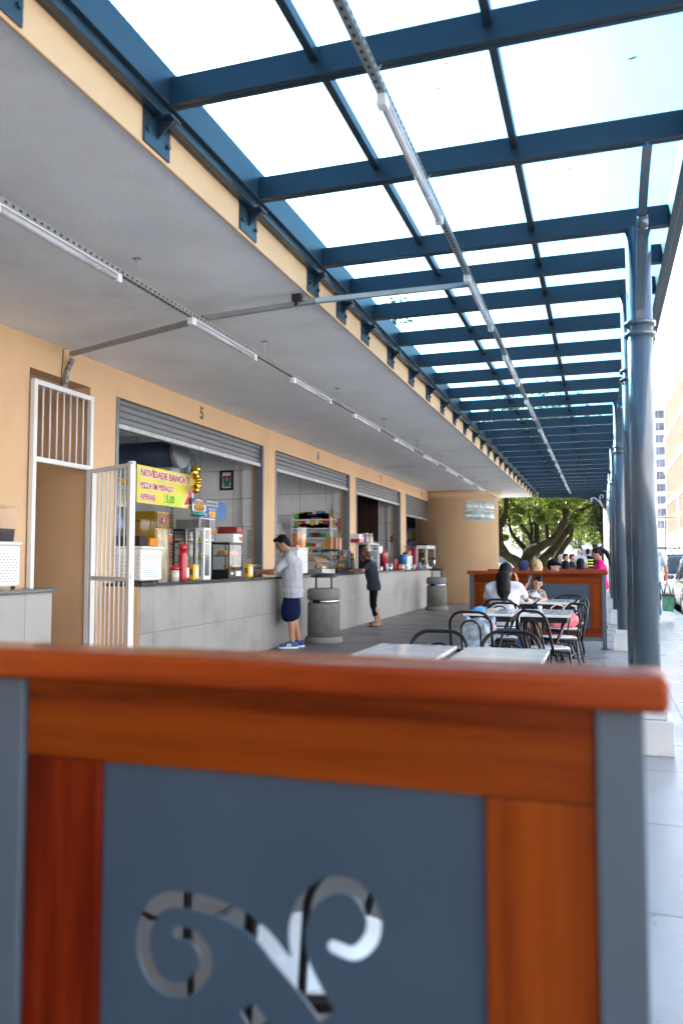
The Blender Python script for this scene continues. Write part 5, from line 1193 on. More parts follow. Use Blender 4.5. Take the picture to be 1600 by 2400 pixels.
def sit(h=1.0, z=.46, **k):
    J = dict(pel=(0, -.04, z+.095), che=(0, -.02, z+.40*h), nk=(0, .0, z+.585*h), hd=(0, .03, z+.73*h), elL=(-.25*h, .08, z+.25*h), wrL=(-.16*h, .30*h, z+.33*h), elR=(.25*h, .08, z+.25*h), wrR=(.16*h, .30*h, z+.33*h),
             knL=(-.12*h, .42*h, z+.06), anL=(-.12*h, .44*h, .09), toL=(-.13*h, .58*h, .035), knR=(.12*h, .42*h, z+.06), anR=(.12*h, .44*h, .09), toR=(.13*h, .58*h, .035), cb=(0, 1, 0)); J.update(k); return J
def cloth(name, c, var=.07, scale=14, bump=.25): return M(name, c, .85, var=var, scale=scale, bump=bump, bscale=220, spec=.12)
# --- the man reading at the counter
figure('man in a grey t-shirt and navy shorts leaning on the counter reading papers', (-4.47, 11.42, 0), (-.94, -.33),
       stand(1.0, pel=(0, .03, .93), che=(0, .05, 1.26), nk=(0, .11, 1.455), hd=(0, .19, 1.585), fd=(0, .86, -.5), elL=(-.24, .30, 1.145), wrL=(-.12, .52, 1.15), elR=(.22, .30, 1.145), wrR=(.08, .54, 1.16), pnL=(.6, 0, -.6), pnR=(-.6, 0, -.6),
             knL=(-.10, .08, .50), anL=(-.10, .03, .09), toL=(-.13, .19, .035), knR=(.10, .05, .50), anR=(.11, -.06, .09), toR=(.14, .09, .035)),
       sk_mid, dict(ease=.046, w=1.12, shirt=cloth('grey_tshirt', (.40, .41, .45), .03, 5), sleeve=.78, hem=.16, pants=cloth('navy_shorts', (.005, .010, .045)), leg=.95, loose=.045, shoe=M('blue_sneaker', (.015, .07, .24), .6, var=.25, scale=40), sole=m_white), (hair_black, SHORT), .008, 1.03, hs=1.10)
rpr = MB(); 
for i, (dx, dy, a) in enumerate(((0, 0, .2), (-.02, -.16, -.15))):
    rpr.X = Matrix.Translation((-4.98+dx, 11.05+dy*.8, 1.215+i*.012)) @ Matrix.Rotation(a, 4, 'Z') @ Matrix.Rotation(-.45, 4, 'Y')
    vs = []; 
    for k in range(7): vs += [(-.10+.2*k/6, -.075, .01*math.sin(k*.9)), (-.10+.2*k/6, .075, .012*math.sin(k*.9+.5))]
    rpr.add(vs+[(p[0], p[1], p[2]-.002) for p in vs], [(2*k, 2*k+2, 2*k+3, 2*k+1) for k in range(6)]+[(14+2*k, 15+2*k, 17+2*k, 16+2*k) for k in range(6)])
one('paper_sheets', rpr, M('white_paper', (.74, .74, .75), .7, var=.03), 'white sheets of paper held by the man in grey', 'paper')
# --- the woman further along the counter
figure('woman in a dark t-shirt and black capri trousers leaning on the counter', (-4.32, 15.55, 0), (-.93, -.36),
       stand(.93, pel=(0, .06, .87), che=(0, .12, 1.17), nk=(0, .18, 1.345), hd=(0, .26, 1.455), fd=(0, .72, -.69), elL=(-.24, .30, 1.125), wrL=(-.10, .50, 1.12), elR=(.2, .32, 1.125), wrR=(.06, .52, 1.13),
             knL=(-.08, .08, .45), anL=(-.08, .01, .085), toL=(-.10, .16, .03), knR=(.08, .06, .45), anR=(.09, -.06, .085), toR=(.11, .08, .03)),
       sk_mid, dict(w=1.06, ease=.034, shirt=cloth('charcoal_tshirt', (.030, .037, .048)), sleeve=.66, hem=.12, pants=cloth('black_capri', (.006, .006, .007)), leg=1.55, loose=.012, sandal=M('dark_sandal', (.02, .02, .03), .7)),
       (hair_brown, LONGB+[('e', (0, -.05, -.05), (.088, .075, .11)), ('c', (-.06, .02, .02), .045, (-.06, .05, -.15), .034), ('c', (.06, .02, .02), .045, (.06, .05, -.15), .034), ('e', (0, -.02, .03), (.09, .1, .1))]), .009, .94)
# --- woman in white with long hair, seen from behind
figure('woman in a white t-shirt with long black hair, seated with her back to the viewer', (-1.25, 10.84, 0), (.03, 1),
       sit(1.0, .46, che=(0, .03, .85), nk=(.01, .07, 1.04), hd=(.02, .11, 1.178), fd=(.45, .88, -.15), hu=(.1, 0, 1), elL=(-.27, .18, .79), wrL=(-.08, .42, .80), elR=(.27, .22, .80), wrR=(.14, .24, 1.03), hdR=(-.05, -.1, 1), pnR=(-1, 0, .2)),
       sk_tan, dict(w=1.12, shirt=cloth('white_tshirt', (.68, .68, .74)), sleeve=.66, hem=.0, pants=cloth('denim', (.05, .08, .14)), leg=1.9, shoe=m_black),
       (hair_black, [('e', (0, -.02, .022), (.086, .098, .103)), ('e', (0, -.065, -.06), (.082, .055, .12)), ('w', V((.0, .0, 1.10)), .095, V((.01, -.09, .92)), .09), ('w', V((.01, -.09, .92)), .09, V((.02, -.115, .83)), .05), ('w', V((-.06, .02, 1.12)), .05, V((-.05, -.07, .86)), .035)]), .009, 1.0)
# --- child with a top knot
figure('small child with a hair bun, head tilted on one hand, facing the viewer', (-.93, 12.12, 0), (-.1, -1),
       sit(.66, .50, pel=(0, -.03, .56), che=(0, .0, .77), nk=(-.01, .01, .90), hd=(-.035, .035, .995), fd=(-.12, .86, -.42), hu=(-.32, 0, 1), elL=(-.17, .10, .74), wrL=(-.05, .20, .79), elR=(.19, .08, .86), wrR=(.095, .07, 1.0), hdR=(-.2, 0, 1), pnR=(-1, 0, 0)),
       sk_lt, dict(w=.8, shirt=M('black_white_print', (.30, .27, .24), .8, var=.95, scale=26), sleeve=.2, hem=.0, pants=M('black_white_print', (.3, .27, .24)), leg=.8),
       (hair_black, [('e', (0, -.028, .03), (.080, .086, .092)), ('e', (0, .0, .128), (.036, .036, .032)), ('e', (0, .05, .085), (.05, .03, .022))]), .007, .68, hs=.86)
one('white_napkin', crumple(MB(), -.99, -.86, 11.86, 11.94, .80, .10, seed=12), M('white_crumpled_paper', (.70, .70, .72)), 'white paper napkin in the hand of the child', 'napkin')
# --- girl in pink behind the partitions
figure('girl in a bright pink top with a long dark ponytail, standing in profile', (-.02, 16.3, 0), (-.97, -.15),
       stand(.93, fd=(0, .85, -.45), hd=(0, .08, 1.46), nk=(0, .03, 1.33), elL=(-.22, .06, 1.03), wrL=(-.14, .27, 1.06), elR=(.22, .06, 1.03), wrR=(.14, .27, 1.06)),
       sk_mid, dict(w=.9, shirt=cloth('bright_pink_top', (.72, .02, .17)), sleeve=.6, pants=cloth('denim', (.05, .08, .14)), shoe=m_black),
       (hair_black, LONGB+[('e', (0, -.105, .05), (.05, .05, .05)), ('c', (0, -.12, .05), .05, (0, -.19, -.08), .048), ('c', (0, -.19, -.08), .048, (0, -.17, -.25), .036), ('c', (0, -.17, -.25), .036, (0, -.12, -.36), .015)]), .010, .95)
# --- heads over the second partition: seated people
CAPP = [('e', (0, -.012, .045), (.088, .102, .085)), ('c', (0, .09, .04), .03, (0, .14, .03), .02), ('c', (-.04, .09, .04), .025, (-.03, .135, .03), .016), ('c', (.04, .09, .04), .025, (.03, .135, .03), .016)]
figure('person in a purple blue cap seated behind the second partition', (-1.22, 13.4, 0), (.2, 1), sit(1.02), sk_tan, dict(shirt=cloth('navy_shirt', (.03, .04, .08)), pants=cloth('denim', (.05, .08, .14)), shoe=m_black), (cloth('purple_blue_cap', (.045, .045, .13)), CAPP+[('e', (0, -.05, .0), (.08, .05, .06))], 'cap'), .012, 1.0)
figure('blonde person with dark glasses seated behind the second partition', (-1.03, 13.42, 0), (.75, .6), sit(1.06), sk_lt, dict(w=.92, shirt=cloth('pale_blouse', (.55, .52, .48)), pants=cloth('denim', (.05, .08, .14)), shoe=m_black), (hair_blond, LONGB+[('e', (0, -.06, -.08), (.085, .06, .11)), ('c', (.06, -.02, -.03), .035, (.055, -.01, -.16), .025), ('c', (-.06, -.02, -.03), .035, (-.055, -.01, -.16), .025)]), .012, 1.0)
figure('person in a black cap seated between the partitions', (-.82, 14.35, 0), (.8, -.4), sit(1.05), sk_lt, dict(shirt=cloth('black_tshirt', (.015, .015, .017)), pants=cloth('denim', (.05, .08, .14)), shoe=m_black), (cloth('black_cap', (.008, .008, .009)), CAPP+[('e', (0, -.05, -.01), (.08, .05, .07))], 'cap'), .012, 1.0)
figure('dark haired person seated just right of the black cap', (-.64, 15.5, 0), (-.3, 1), sit(1.02), sk_tan, dict(shirt=cloth('olive_tshirt', (.09, .08, .05)), pants=cloth('denim', (.05, .08, .14)), shoe=m_black), (hair_black, SHORT), .012, 1.0)
figure('dark haired person seated beside the girl in pink', (-.38, 15.62, 0), (.1, 1), sit(1.08), sk_tan, dict(shirt=cloth('black_tshirt', (.015, .015, .017)), pants=cloth('denim', (.05, .08, .14)), shoe=m_black), (hair_black, SHORT+[('e', (0, -.05, -.05), (.082, .06, .09))]), .012, 1.0)
# --- standing in the plaza
BALD = [('e', (0, -.05, -.01), (.078, .06, .05))]
figure('balding man in a pale grey shirt standing in the plaza, seen from behind', (-.74, 29.0, 0), (-.2, 1), stand(1.03), sk_lt, dict(w=1.15, shirt=cloth('pale_grey_shirt', (.42, .44, .50)), pants=cloth('khaki', (.22, .18, .12)), shoe=m_black), (hair_grey, BALD), .014, 1.0)
gd, gX = figure('guard in a dark uniform with a yellow striped safety vest', (-.46, 29.2, 0), (.1, 1), stand(1.02), sk_tan, dict(w=1.1, shirt=cloth('dark_uniform', (.012, .014, .02)), sleeve=1.7, pants=cloth('dark_uniform', (.012, .014, .02)), shoe=m_black), (hair_black, SHORT), .014, 1.02)
m_hivis = M('hi_vis_yellow', (.75, .85, .05), .5)
for z in (1.14, 1.24, 1.34):
    b = MB(); b.lathe([(.205, -.018), (.208, -.018), (.208, .018), (.205, .018)], (0, 0, 0), 28); b.v = [(-.46+p[0]*1.06, 29.2+p[1]*.80, z+p[2]) for p in b.v]; b.build('reflective_stripe', m_hivis, gd)
figure('man in a bright blue t-shirt standing low in the plaza', (-1.15, 27.2, 0), (.8, -.2), stand(.90), sk_mid, dict(shirt=cloth('bright_blue_tshirt', (.04, .16, .46)), pants=cloth('denim', (.05, .08, .14)), shoe=m_black), (hair_black, SHORT), .014, .98)
figure('man in a dark top beside the one in bright blue', (-1.0, 28.6, 0), (.9, -.1), stand(.90), sk_mid, dict(shirt=cloth('black_tshirt', (.015, .015, .017)), pants=cloth('denim', (.05, .08, .14)), shoe=m_black), (hair_black, SHORT), .014, .98)
figure('grey haired person in pale blue left of the man in bright blue', (-1.32, 27.8, 0), (.3, 1), stand(.89), sk_mid, dict(shirt=cloth('pale_blue_shirt', (.25, .36, .48)), pants=cloth('khaki', (.22, .18, .12)), shoe=m_black), (hair_grey, SHORT), .014, .98)
# --- the walker with the green bag, and a passer-by between the cars
figure('man in a pale t-shirt and jeans walking away carrying a green bag', (1.05, 19.0, 0), (.03, 1), stand(1.06, elR=(.29, -.02, 1.17), wrR=(.305, .03, .90), elL=(-.25, -.12, 1.17), wrL=(-.27, -.06, .92), hdR=(.0, .02, -1), hdL=(0, .05, -1), pnR=(-1, 0, 0), pnL=(1, 0, 0), curl=(1.1, 0, 0),
       knL=(-.1, .16, .55), anL=(-.1, .12, .10), toL=(-.11, .27, .04), knR=(.1, .0, .52), anR=(.1, -.28, .13), toR=(.11, -.13, .04)),
       sk_mid, dict(w=1.1, shirt=cloth('pale_blue_grey_tshirt', (.42, .48, .54)), sleeve=.68, hem=.12, pants=cloth('blue_jeans', (.045, .09, .16)), shoe=m_black), (hair_black, SHORT), .009, 1.04)
figure('grey haired person walking beyond the white car, only the head showing', (2.8, 36.3, -.13), (-.2, -1), stand(1.12), sk_lt, dict(shirt=cloth('pale_pink_shirt', (.55, .40, .42)), pants=cloth('khaki', (.22, .18, .12)), shoe=m_black), (hair_grey, SHORT), .014, 1.04)
gbg = thing('shopping_bag', 'shiny green shopping bag with black trim hanging from the hand of the walking man', 'bag', (1.36, 19.03, .2))
b = MB(); b.prism([(1.26, .22), (1.47, .20), (1.49, .54), (1.25, .56)], 1, 18.90, 19.20)
bo = MB(); bo.add(b.v, b.f)
m_gbag = M('shiny_green_plastic', (.01, .16, .075), .22, var=.5, scale=9, coat=.6, bump=.9, bscale=14)
bo.build('bag_body', m_gbag, gbg)
MB().prism([(1.245, .545), (1.495, .525), (1.498, .585), (1.245, .60)], 1, 18.89, 19.21).build('trim', m_black, gbg)
for yy in (18.93, 19.17):
    MB().tube([(1.30, yy, .58), (1.33, 19.04+(yy-19.05)*.3, .76), (1.36, 19.04+(yy-19.05)*.15, .815), (1.40, 19.04+(yy-19.05)*.3, .76), (1.44, yy, .58)], .012, 6, flat=.5).build('handle', m_black, gbg)
# ================================================================== trees
def leaf_mat(name, c, trans=.5):
    if name in _mats: return _mats[name]
    m = bpy.data.materials.new(name); m.use_nodes = True; nt = m.node_tree
    for n in list(nt.nodes): nt.nodes.remove(n)
    out = nt.nodes.new('ShaderNodeOutputMaterial'); gi = nt.nodes.new('ShaderNodeNewGeometry')
    cl = ramp(nt, gi.outputs['Random Per Island'], [(0, tuple(x*.55 for x in c)), (.5, c), (1, (min(1, c[0]*1.9), min(1, c[1]*1.55), c[2]*1.1))])
    d = nt.nodes.new('ShaderNodeBsdfPrincipled'); d.inputs['Roughness'].default_value = .45
    t = nt.nodes.new('ShaderNodeBsdfTranslucent'); mx = nt.nodes.new('ShaderNodeMixShader'); mx.inputs[0].default_value = trans
    nt.links.new(cl, d.inputs['Base Color'])
    br = nt.nodes.new('ShaderNodeMix'); br.data_type = 'RGBA'; br.blend_type = 'MULTIPLY'; br.inputs[0].default_value = 1; br.inputs[7].default_value = (1.5, 1.5, .6, 1)
    nt.links.new(cl, br.inputs[6]); nt.links.new(br.outputs[2], t.inputs['Color'])
    nt.links.new(d.outputs[0], mx.inputs[1]); nt.links.new(t.outputs[0], mx.inputs[2]); nt.links.new(mx.outputs[0], out.inputs[0])
    _mats[name] = m; return m
m_leaf1 = leaf_mat('sunlit_leaf', (.066, .102, .014)); m_leaf2 = leaf_mat('dark_leaf', (.032, .055, .014), .4); m_leaf3 = leaf_mat('mid_leaf', (.045, .075, .014), .5)
def bark(name, c, moss):
    m, nt, b = nodes_of(name); v = mapping(nt)
    f = noise_node(nt, v, 3.2, 8, .7); f2 = noise_node(nt, v, 26, 6, .7)
    nt.links.new(ramp(nt, f, [(.34, tuple(x*.35 for x in c)), (.48, c), (.58, moss), (.74, tuple(min(1, x*1.8) for x in c))]), b.inputs['Base Color'])
    b.inputs['Roughness'].default_value = .9; b.inputs['Specular IOR Level'].default_value = .04; add_bump(nt, b, f2, 1.0, .05); return m
m_bark = bark('mossy_bark', (.026, .020, .012), (.022, .026, .008)); m_bark2 = bark('grey_bark', (.035, .028, .022), (.025, .025, .016))
def leaves(mb, c, rad, n, size, q, flat=.8):
    c = Vector(c); vs = []; fs = []
    for i in range(n):
        while True:
            p = Vector((q.uniform(-1, 1), q.uniform(-1, 1), q.uniform(-1, 1)))
            if .12 < p.length < 1: break
        p = Vector((p.x*rad, p.y*rad, p.z*rad*flat))
        if noise.noise((c+p)*(1.5/max(rad, .5)) + Vector((i % 3*.01, 0, 0))) < -.12: continue
        a = Vector((q.gauss(0, 1), q.gauss(0, 1), q.gauss(0, .6))).normalized(); b = a.cross(Vector((q.gauss(0, 1), q.gauss(0, 1), q.gauss(0, 1)))).normalized()
        s = size*q.uniform(.6, 1.3); o = len(vs); pc = c+p
        vs += [pc-a*s, pc+b*s*.45, pc+a*s, pc-b*s*.45]; fs.append((o, o+1, o+2, o+3))
    return mb.add(vs, fs)
def limb(mb, pts, rs, seed=0, n=10, wob=.25):
    P = smooth_line3(pts, 6); k = len(P); out = []; rr = []
    for i, p in enumerate(P):
        f = i/(k-1)*(len(rs)-1); a = int(min(f, len(rs)-2)); r = rs[a]+(rs[a+1]-rs[a])*(f-a)
        w = Vector((noise.noise(p*1.1+Vector((seed, 0, 0))), noise.noise(p*1.1+Vector((0, seed, 0))), noise.noise(p*1.1+Vector((0, 0, seed)))))
        out.append(p+w*wob*r*2.5); rr.append(r*(1+.22*noise.noise(p*2.3+Vector((seed, seed, 0)))))
    return mb.tube(out, rr, n)
def smooth_line3(pts, n=8):
    pts = [Vector(p) for p in pts]; out = []
    ext = [pts[0]*2-pts[1]]+pts+[pts[-1]*2-pts[-2]]
    for i in range(1, len(ext)-2):
        p0, p1, p2, p3 = ext[i-1:i+3]
        for k in range(n):
            t = k/n; out.append(.5*((2*p1)+(p2-p0)*t+(2*p0-5*p1+4*p2-p3)*t*t+(3*p1-p0-3*p2+p3)*t**3))
    out.append(pts[-1]); return out
TY = 38.0
def tp(a, b, dy=0): p = at_y(1130+a/5.058, 1140+b/5.058, TY); return Vector((p.x, TY+dy, p.z))
big = thing('plaza_tree', 'massive old tree with many twisting mossy limbs past the end of the canopy', 'tree', (-2.6, TY, 0))
tb = MB(); K = 1/258
LB = [([(520, 1215, 0), (520, 1050, 0), (540, 900, 0)], (150, 120, 100)),
      ([(450, 980, 0), (560, 770, -.3), (700, 710, -.6), (830, 640, -.6), (930, 500, -.4), (1000, 380, -.3), (1010, 150, -.5), (1030, -250, -.8)], (80, 66, 54, 46, 40, 36, 30, 18)),
      ([(470, 1000, 0), (390, 890, -.4), (300, 800, -.6), (230, 680, -.8), (230, 500, -.9), (270, 380, -.8), (300, 230, -.9), (330, -200, -1.2)], (80, 60, 52, 46, 42, 36, 30, 16)),
      ([(235, 470, -.9), (205, 340, -1.1), (150, 250, -1.4), (40, 150, -1.8)], (28, 24, 20, 10)),
      ([(500, 760, .3), (400, 640, .6), (320, 540, .9), (280, 380, 1.2), (250, 100, 1.5)], (36, 28, 24, 18, 10)),
      ([(620, 720, .2), (560, 600, .2), (480, 500, .3), (400, 400, .3), (350, 240, .2), (300, 20, .1)], (32, 25, 22, 20, 16, 9)),
      ([(620, 740, .5), (620, 500, .9), (625, 300, 1.2), (640, 120, 1.3), (660, -300, 1.6)], (36, 30, 26, 22, 10)),
      ([(560, 620, .8), (560, 480, 1.0), (520, 340, 1.3), (500, 160, 1.6)], (24, 20, 18, 10)),
      ([(790, 650, -.3), (745, 470, .2), (730, 350, .6), (690, 290, .8), (670, 140, 1), (640, -100, 1.2)], (32, 26, 24, 24, 18, 9)),
      ([(600, 1050, .5), (710, 880, .8), (850, 720, .8), (960, 560, .6), (1040, 430, .4), (1090, 320, .2), (1200, 260, 0), (1300, 215, -.3), (1450, 100, -.6)], (95, 60, 46, 40, 36, 30, 26, 22, 10)),
      ([(985, 360, -.3), (930, 250, -.1), (900, 120, .1), (860, -150, .3)], (32, 28, 24, 12)),
      ([(640, 1080, 1.2), (830, 860, 1.6), (900, 740, 1.8), (980, 640, 2), (1030, 560, 2.2), (1060, 350, 2.4)], (80, 44, 40, 36, 30, 14)),
      ([(440, 920, -.8), (330, 840, -1.2), (210, 800, -1.6), (60, 790, -2)], (44, 34, 28, 16)),
      ([(755, 420, .3), (830, 330, .5), (890, 230, .7), (960, 90, 1)], (18, 16, 14, 7)),
      ([(640, 420, 1), (760, 300, 1.5), (800, 100, 2)], (18, 14, 8))]
for i, (pts, rs) in enumerate(LB): limb(tb, [tp(*p) for p in pts], [r*K for r in rs], i*3.7, 12)
tb.build('trunk', m_bark, big)
lm = MB(); q = random.Random(21)
clumps = []
for a, b, r in ((180, 230, .45), (330, 190, .5), (450, 260, .5), (420, 330, .4), (560, 180, .6), (530, 300, .45), (660, 240, .4), (780, 180, .6), (830, 280, .45), (730, 420, .3), (880, 380, .35), (960, 180, .5), (1080, 170, .55), (1180, 180, .5), (1150, 350, .42), (1110, 400, .3), (700, 330, .35), (450, 420, .3), (1240, 210, .3), (300, 300, .3), (240, 600, .2)):
    clumps.append((tp(a, b, q.uniform(-2.4, 1.0)), r, 420))
for i in range(95):
    th = q.uniform(0, 2*PI); rr = 6.0*math.sqrt(q.random()); z = 5.4+q.uniform(0, 4.2)*(1-rr/8)
    if -2.6+rr*math.cos(th) < .7: clumps.append((Vector((-2.6+rr*math.cos(th), TY+rr*math.sin(th), z)), q.uniform(.7, 1.3), 300))
for c, r, n in clumps: leaves(lm, c, r, n, .10, q)
lm.build('crown', m_leaf1, big)
def tree(x, y, h, cr, label, m, nl, z0=None, seed=0, group='trees beyond the market', lean=0, size=.14):
    q = random.Random(seed); t = thing('park_tree', label, 'tree', (x, y, 0), group)
    b = MB(); fork = h*.34
    limb(b, [(x, y, -.05), (x+.1, y, fork*.5), (x+lean*.3, y, fork)], (h*.032, h*.024, h*.02), seed)
    tips = []
    for k in range(7):
        a = 2*PI*k/7+q.uniform(-.4, .4); rr = cr*q.uniform(.45, .8); tz = h*q.uniform(.55, .92)
        e = Vector((x+lean+rr*math.cos(a), y+rr*math.sin(a), tz)); tips.append(e)
        limb(b, [(x+lean*.3, y, fork-.1), ((x*2+e.x)/3, (y*2+e.y)/3, fork+(tz-fork)*.45), e], (h*.014, h*.010, h*.003), seed+k)
    b.build('trunk', m_bark2, t)
    l = MB(); zc = h*.64; lo = z0 if z0 is not None else h*.32
    k = 0
    while k < 46:
        p = Vector((q.uniform(-1, 1), q.uniform(-1, 1), q.uniform(-1, 1)))
        if p.length > 1: continue
        c = Vector((x+lean+p.x*cr*.85, y+p.y*cr*.85, max(lo+.2, zc+p.z*(h-lo)*.5)))
        leaves(l, c, cr*q.uniform(.20, .34), nl, size, q); k += 1
    for e in tips: leaves(l, e, cr*.3, nl, size, q)
    l.build('crown', m, t); return t
tree(.1, 50, 8.5, 2.6, 'dense dark green tree right of the mossy tree, under the scrolled arch', m_leaf2, 420, 1.9, 5, size=.11)
tree(-3.2, 58, 9, 3.4, 'bushy green tree straight behind the mossy limbs', m_leaf3, 260, 1.6, 6)
tree(-8.0, 56, 9, 3.4, 'bushy green tree behind the left limbs beside the rounded wall', m_leaf3, 260, 1.8, 7)
tree(-5.6, 74, 10, 4.0, 'pale sunlit tree far behind the mossy limbs', m_leaf1, 260, 1.6, 9)
tree(-2.2, 88, 9, 3.2, 'small far tree deep in the park behind the dark tree', m_leaf3, 200, 2, 10)
tree(-.6, 80, 11, 4.2, 'tall far tree seen between the dark tree and the mossy tree', m_leaf1, 240, 1.8, 12)
for i, (x, y, h) in enumerate(((-11.5, 24, 14.6), (-12, 31, 15.4), (-11.5, 39.5, 15.2))):
    tree(x, y, h, 3.4, ('tall tree behind the market roof seen through the nearest glass bays', 'tall tree behind the market roof, middle of three', 'tall tree behind the market roof farthest along the canopy')[i], m_leaf3, 200, 7.5, 30+i, 'trees behind the market roof', size=.17)

# ================================================================== street side
m_bw = M('white_render_wall', (.78, .76, .74), .8, var=.05, scale=.5)
m_band = M('office_window_glass', (.20, .225, .26), .5, spec=.2, var=.4, scale=.4)
tw = thing('office_tower', 'pale office tower with bands of grey windows right of the columns', 'building', (11, 180, 0))
MB().box(8, 15.2, 180, 196, -.1, 35).build('wall', m_bw, tw)
z = 8.0
while z < 33:
    w_ = MB().box(9.3, 13.05, 179.93, 179.99, z, z+1.6).build('window', m_band, tw)
    m_ = MB()
    for k in range(1, 3): m_.box(9.3+k*1.3, 9.36+k*1.3, 179.88, 179.925, z, z+1.6)
    m_.build('mullion', m_bw, w_); z += 2.6
rb = thing('ribbed_building', 'pinkish orange building with fine vertical ribs at the right edge', 'building', (11, 125, 0))
m_pink = M('salmon_facade', (.24, .085, .038), .7, var=.06, scale=.6); m_rib = M('salmon_rib', (.30, .19, .14), .6, var=.05)
MB().box(11.0, 26, 100, 146, 5.2, 27).build('wall', m_pink, rb)
for i in range(27): MB().box(10.6, 10.995, 100.4+i*1.68, 100.75+i*1.68, 5.3, 26.9).build('rib', m_rib, rb)
for z in (5.0, 10.5, 16, 21.5): MB().box(10.45, 10.99, 100, 146, z, z+.55).build('floor_band', m_bw, rb)
MB().box(10.5, 26, 100, 146, 0, 4.9).build('base', m_bw, rb)
lw = thing('low_shop_building', 'low white street building far down beside the tower', 'building', (9, 170, 0))
MB().box(6.8, 10.3, 168, 176, -.1, 9.0).build('wall', m_bw, lw)
for x in (7.3, 8.5): MB().box(x, x+.8, 167.95, 167.99, 3.4, 4.8).build('window', m_band, lw)
MB().box(7.0, 10.2, 167.2, 167.99, 2.4, 2.7).build('awning', M('dull_red_awning', (.45, .12, .10), .7), lw)
# opposite side of the street, added out of frame to bounce sunlight and block sky
ob = None
for i, (y0, y1, h, c) in enumerate(((-45, -22, 18, (.66, .67, .69)), (-21.8, 0, 17, (.68, .69, .71)), (.2, 24, 16, (.67, .68, .70)), (24.2, 50, 15, (.78, .76, .74)), (50.2, 76, 12, (.66, .66, .67)))):
    t = thing('added_street_building', ('unseen cream shop building added across the street behind the viewer', 'unseen white shop building added across the street beside the viewer', 'unseen sand coloured building added across the street from the tables',
              'unseen white building added across the street from the parked cars', 'unseen beige building added across the street past the parked cars')[i], 'building', (16, (y0+y1)/2, 0), 'unseen buildings added across the street')
    MB().box(15.5, 26, y0, y1, -.1, h).build('wall', M('street_render_%s' % 'abcde'[i], c, .8, var=.05, scale=.4), t)
    for k in range(int((y1-y0)/3.2)):
        for fl in range(1, int(h/3.1)):
            MB().box(15.44, 15.49, y0+1+k*3.2, y0+2.4+k*3.2, fl*3.1+.8, fl*3.1+2.3).build('window', m_band, t)
t = thing('added_corner_building', 'unseen brown block added behind the viewer to close off the sky', 'building', (2, -40, 0))  # added out of view to block sky light from behind
MB().box(-12, 15, -48, -36, -.1, 15).build('wall', M('brown_render', (.36, .30, .25), .8, var=.06, scale=.4), t)
for k in range(7):
    for fl in range(4): MB().box(-10+k*3.4, -8.2+k*3.4, -35.99, -35.94, 1.2+fl*3.4, 3.0+fl*3.4).build('window', m_band, t)
# shelter, poles, wires
m_dark = M('dark_brown_steel', (.05, .035, .03), .5)
sh = thing('bus_shelter', 'long dark shelter roof on thin posts far down the street', 'shelter', (5, 66, 0))
MB().box(3.6, 8.8, 66, 67.6, 2.2, 2.34, .02).build('roof', m_dark, sh)
for x in (3.9, 5.4, 6.9, 8.4): MB().cyl((x, 66.8, -.13), (x, 66.8, 2.2), .05, n=8).build('post', m_dark, sh)
up = thing('utility_pole', 'thin dark utility pole with crossarm before the tower', 'pole', (8.4, 118, 0))
MB().cyl((8.4, 118, -.13), (8.4, 118, 7.6), .11, .08, n=8).build('pole_shaft', m_dark, up); MB().box(7.4, 9.3, 117.95, 118.05, 7.1, 7.25).build('crossarm', m_dark, up)
lp = thing('street_lamp', 'white street lamp post before the ribbed building', 'lamp post', (8.2, 96, 0))
MB().cyl((8.2, 96, -.13), (8.2, 96, 8.6), .12, .08, n=10).build('post', m_white, lp); MB().tube([(8.2, 96, 8.55), (7.6, 96, 8.9), (6.6, 96, 8.8)], .06, 8).build('arm', m_white, lp); MB().box(6.0, 6.8, 95.85, 96.15, 8.7, 8.82, .02).build('lamp_head', m_white, lp)
for i, z in enumerate((7.3, 6.9)):
    one('power_line', MB().tube([(8.4-.6*i, 118, z), (8.0, 90, z-.8), (7.2, 60, z-.1), (6.5, 30, z+.4)], .012, 5), m_black, ('upper black power line sagging along the street', 'lower black power line sagging along the street')[i], 'wire')
for i, (a, b0, dy) in enumerate(((945, 620, 56), (1018, 610, 62), (318, 570, 50), (455, 540, 68))):
    p = at_y(1130+a/5.058, 1140+b0/5.058, dy)
    t = thing('plaza_lamp', ('white plaza post right of the mossy trunk', 'white plaza post nearest the dark tree', 'white plaza post behind the left limb of the mossy tree', 'white forked plaza lamp seen between the mossy limbs')[i], 'lamp post', (p.x, dy, 0), 'white plaza posts')
    MB().cyl((p.x, dy, 0), (p.x, dy, p.z+.1), .085, .07, n=10).build('post', m_white, t)
    MB().ell((p.x, dy, p.z+.28), (.2, .2, .2), 14, 8).build('globe', m_white, t)
fe = thing('plaza_fence', 'low pale railing across the plaza behind the trees', 'fence', (-6, 48, 0))
MB().box(-14, -3.9, 47.97, 48.03, 1.02, 1.09).build('top_rail', m_white, fe); MB().box(-14, -3.9, 47.97, 48.03, .1, .16).build('bottom_rail', m_white, fe)
f = MB()
for i in range(50): f.box(-13.9+i*.2, -13.87+i*.2, 47.985, 48.015, .16, 1.02)
f.build('baluster', m_white, fe)['kind'] = 'stuff'
wl = thing('plaza_building', 'long low pale building closing the far side of the plaza', 'building', (-8, 100, 0))
MB().box(-30, 4.5, 98, 104, -.1, 4.2).build('wall', m_bw, wl)
for i in range(10): MB().box(-28+i*3.2, -26.6+i*3.2, 97.95, 97.99, 1, 2.6).build('window', m_band, wl)
# white pillar beyond the arch
one('white_pillar', MB().box(.12, .52, 44, 44.4, 0, 5.5, .02).box(.06, .58, 43.94, 44.46, -.01, .3, .02), m_white, 'tall white square pillar standing beyond the last column', 'pillar')

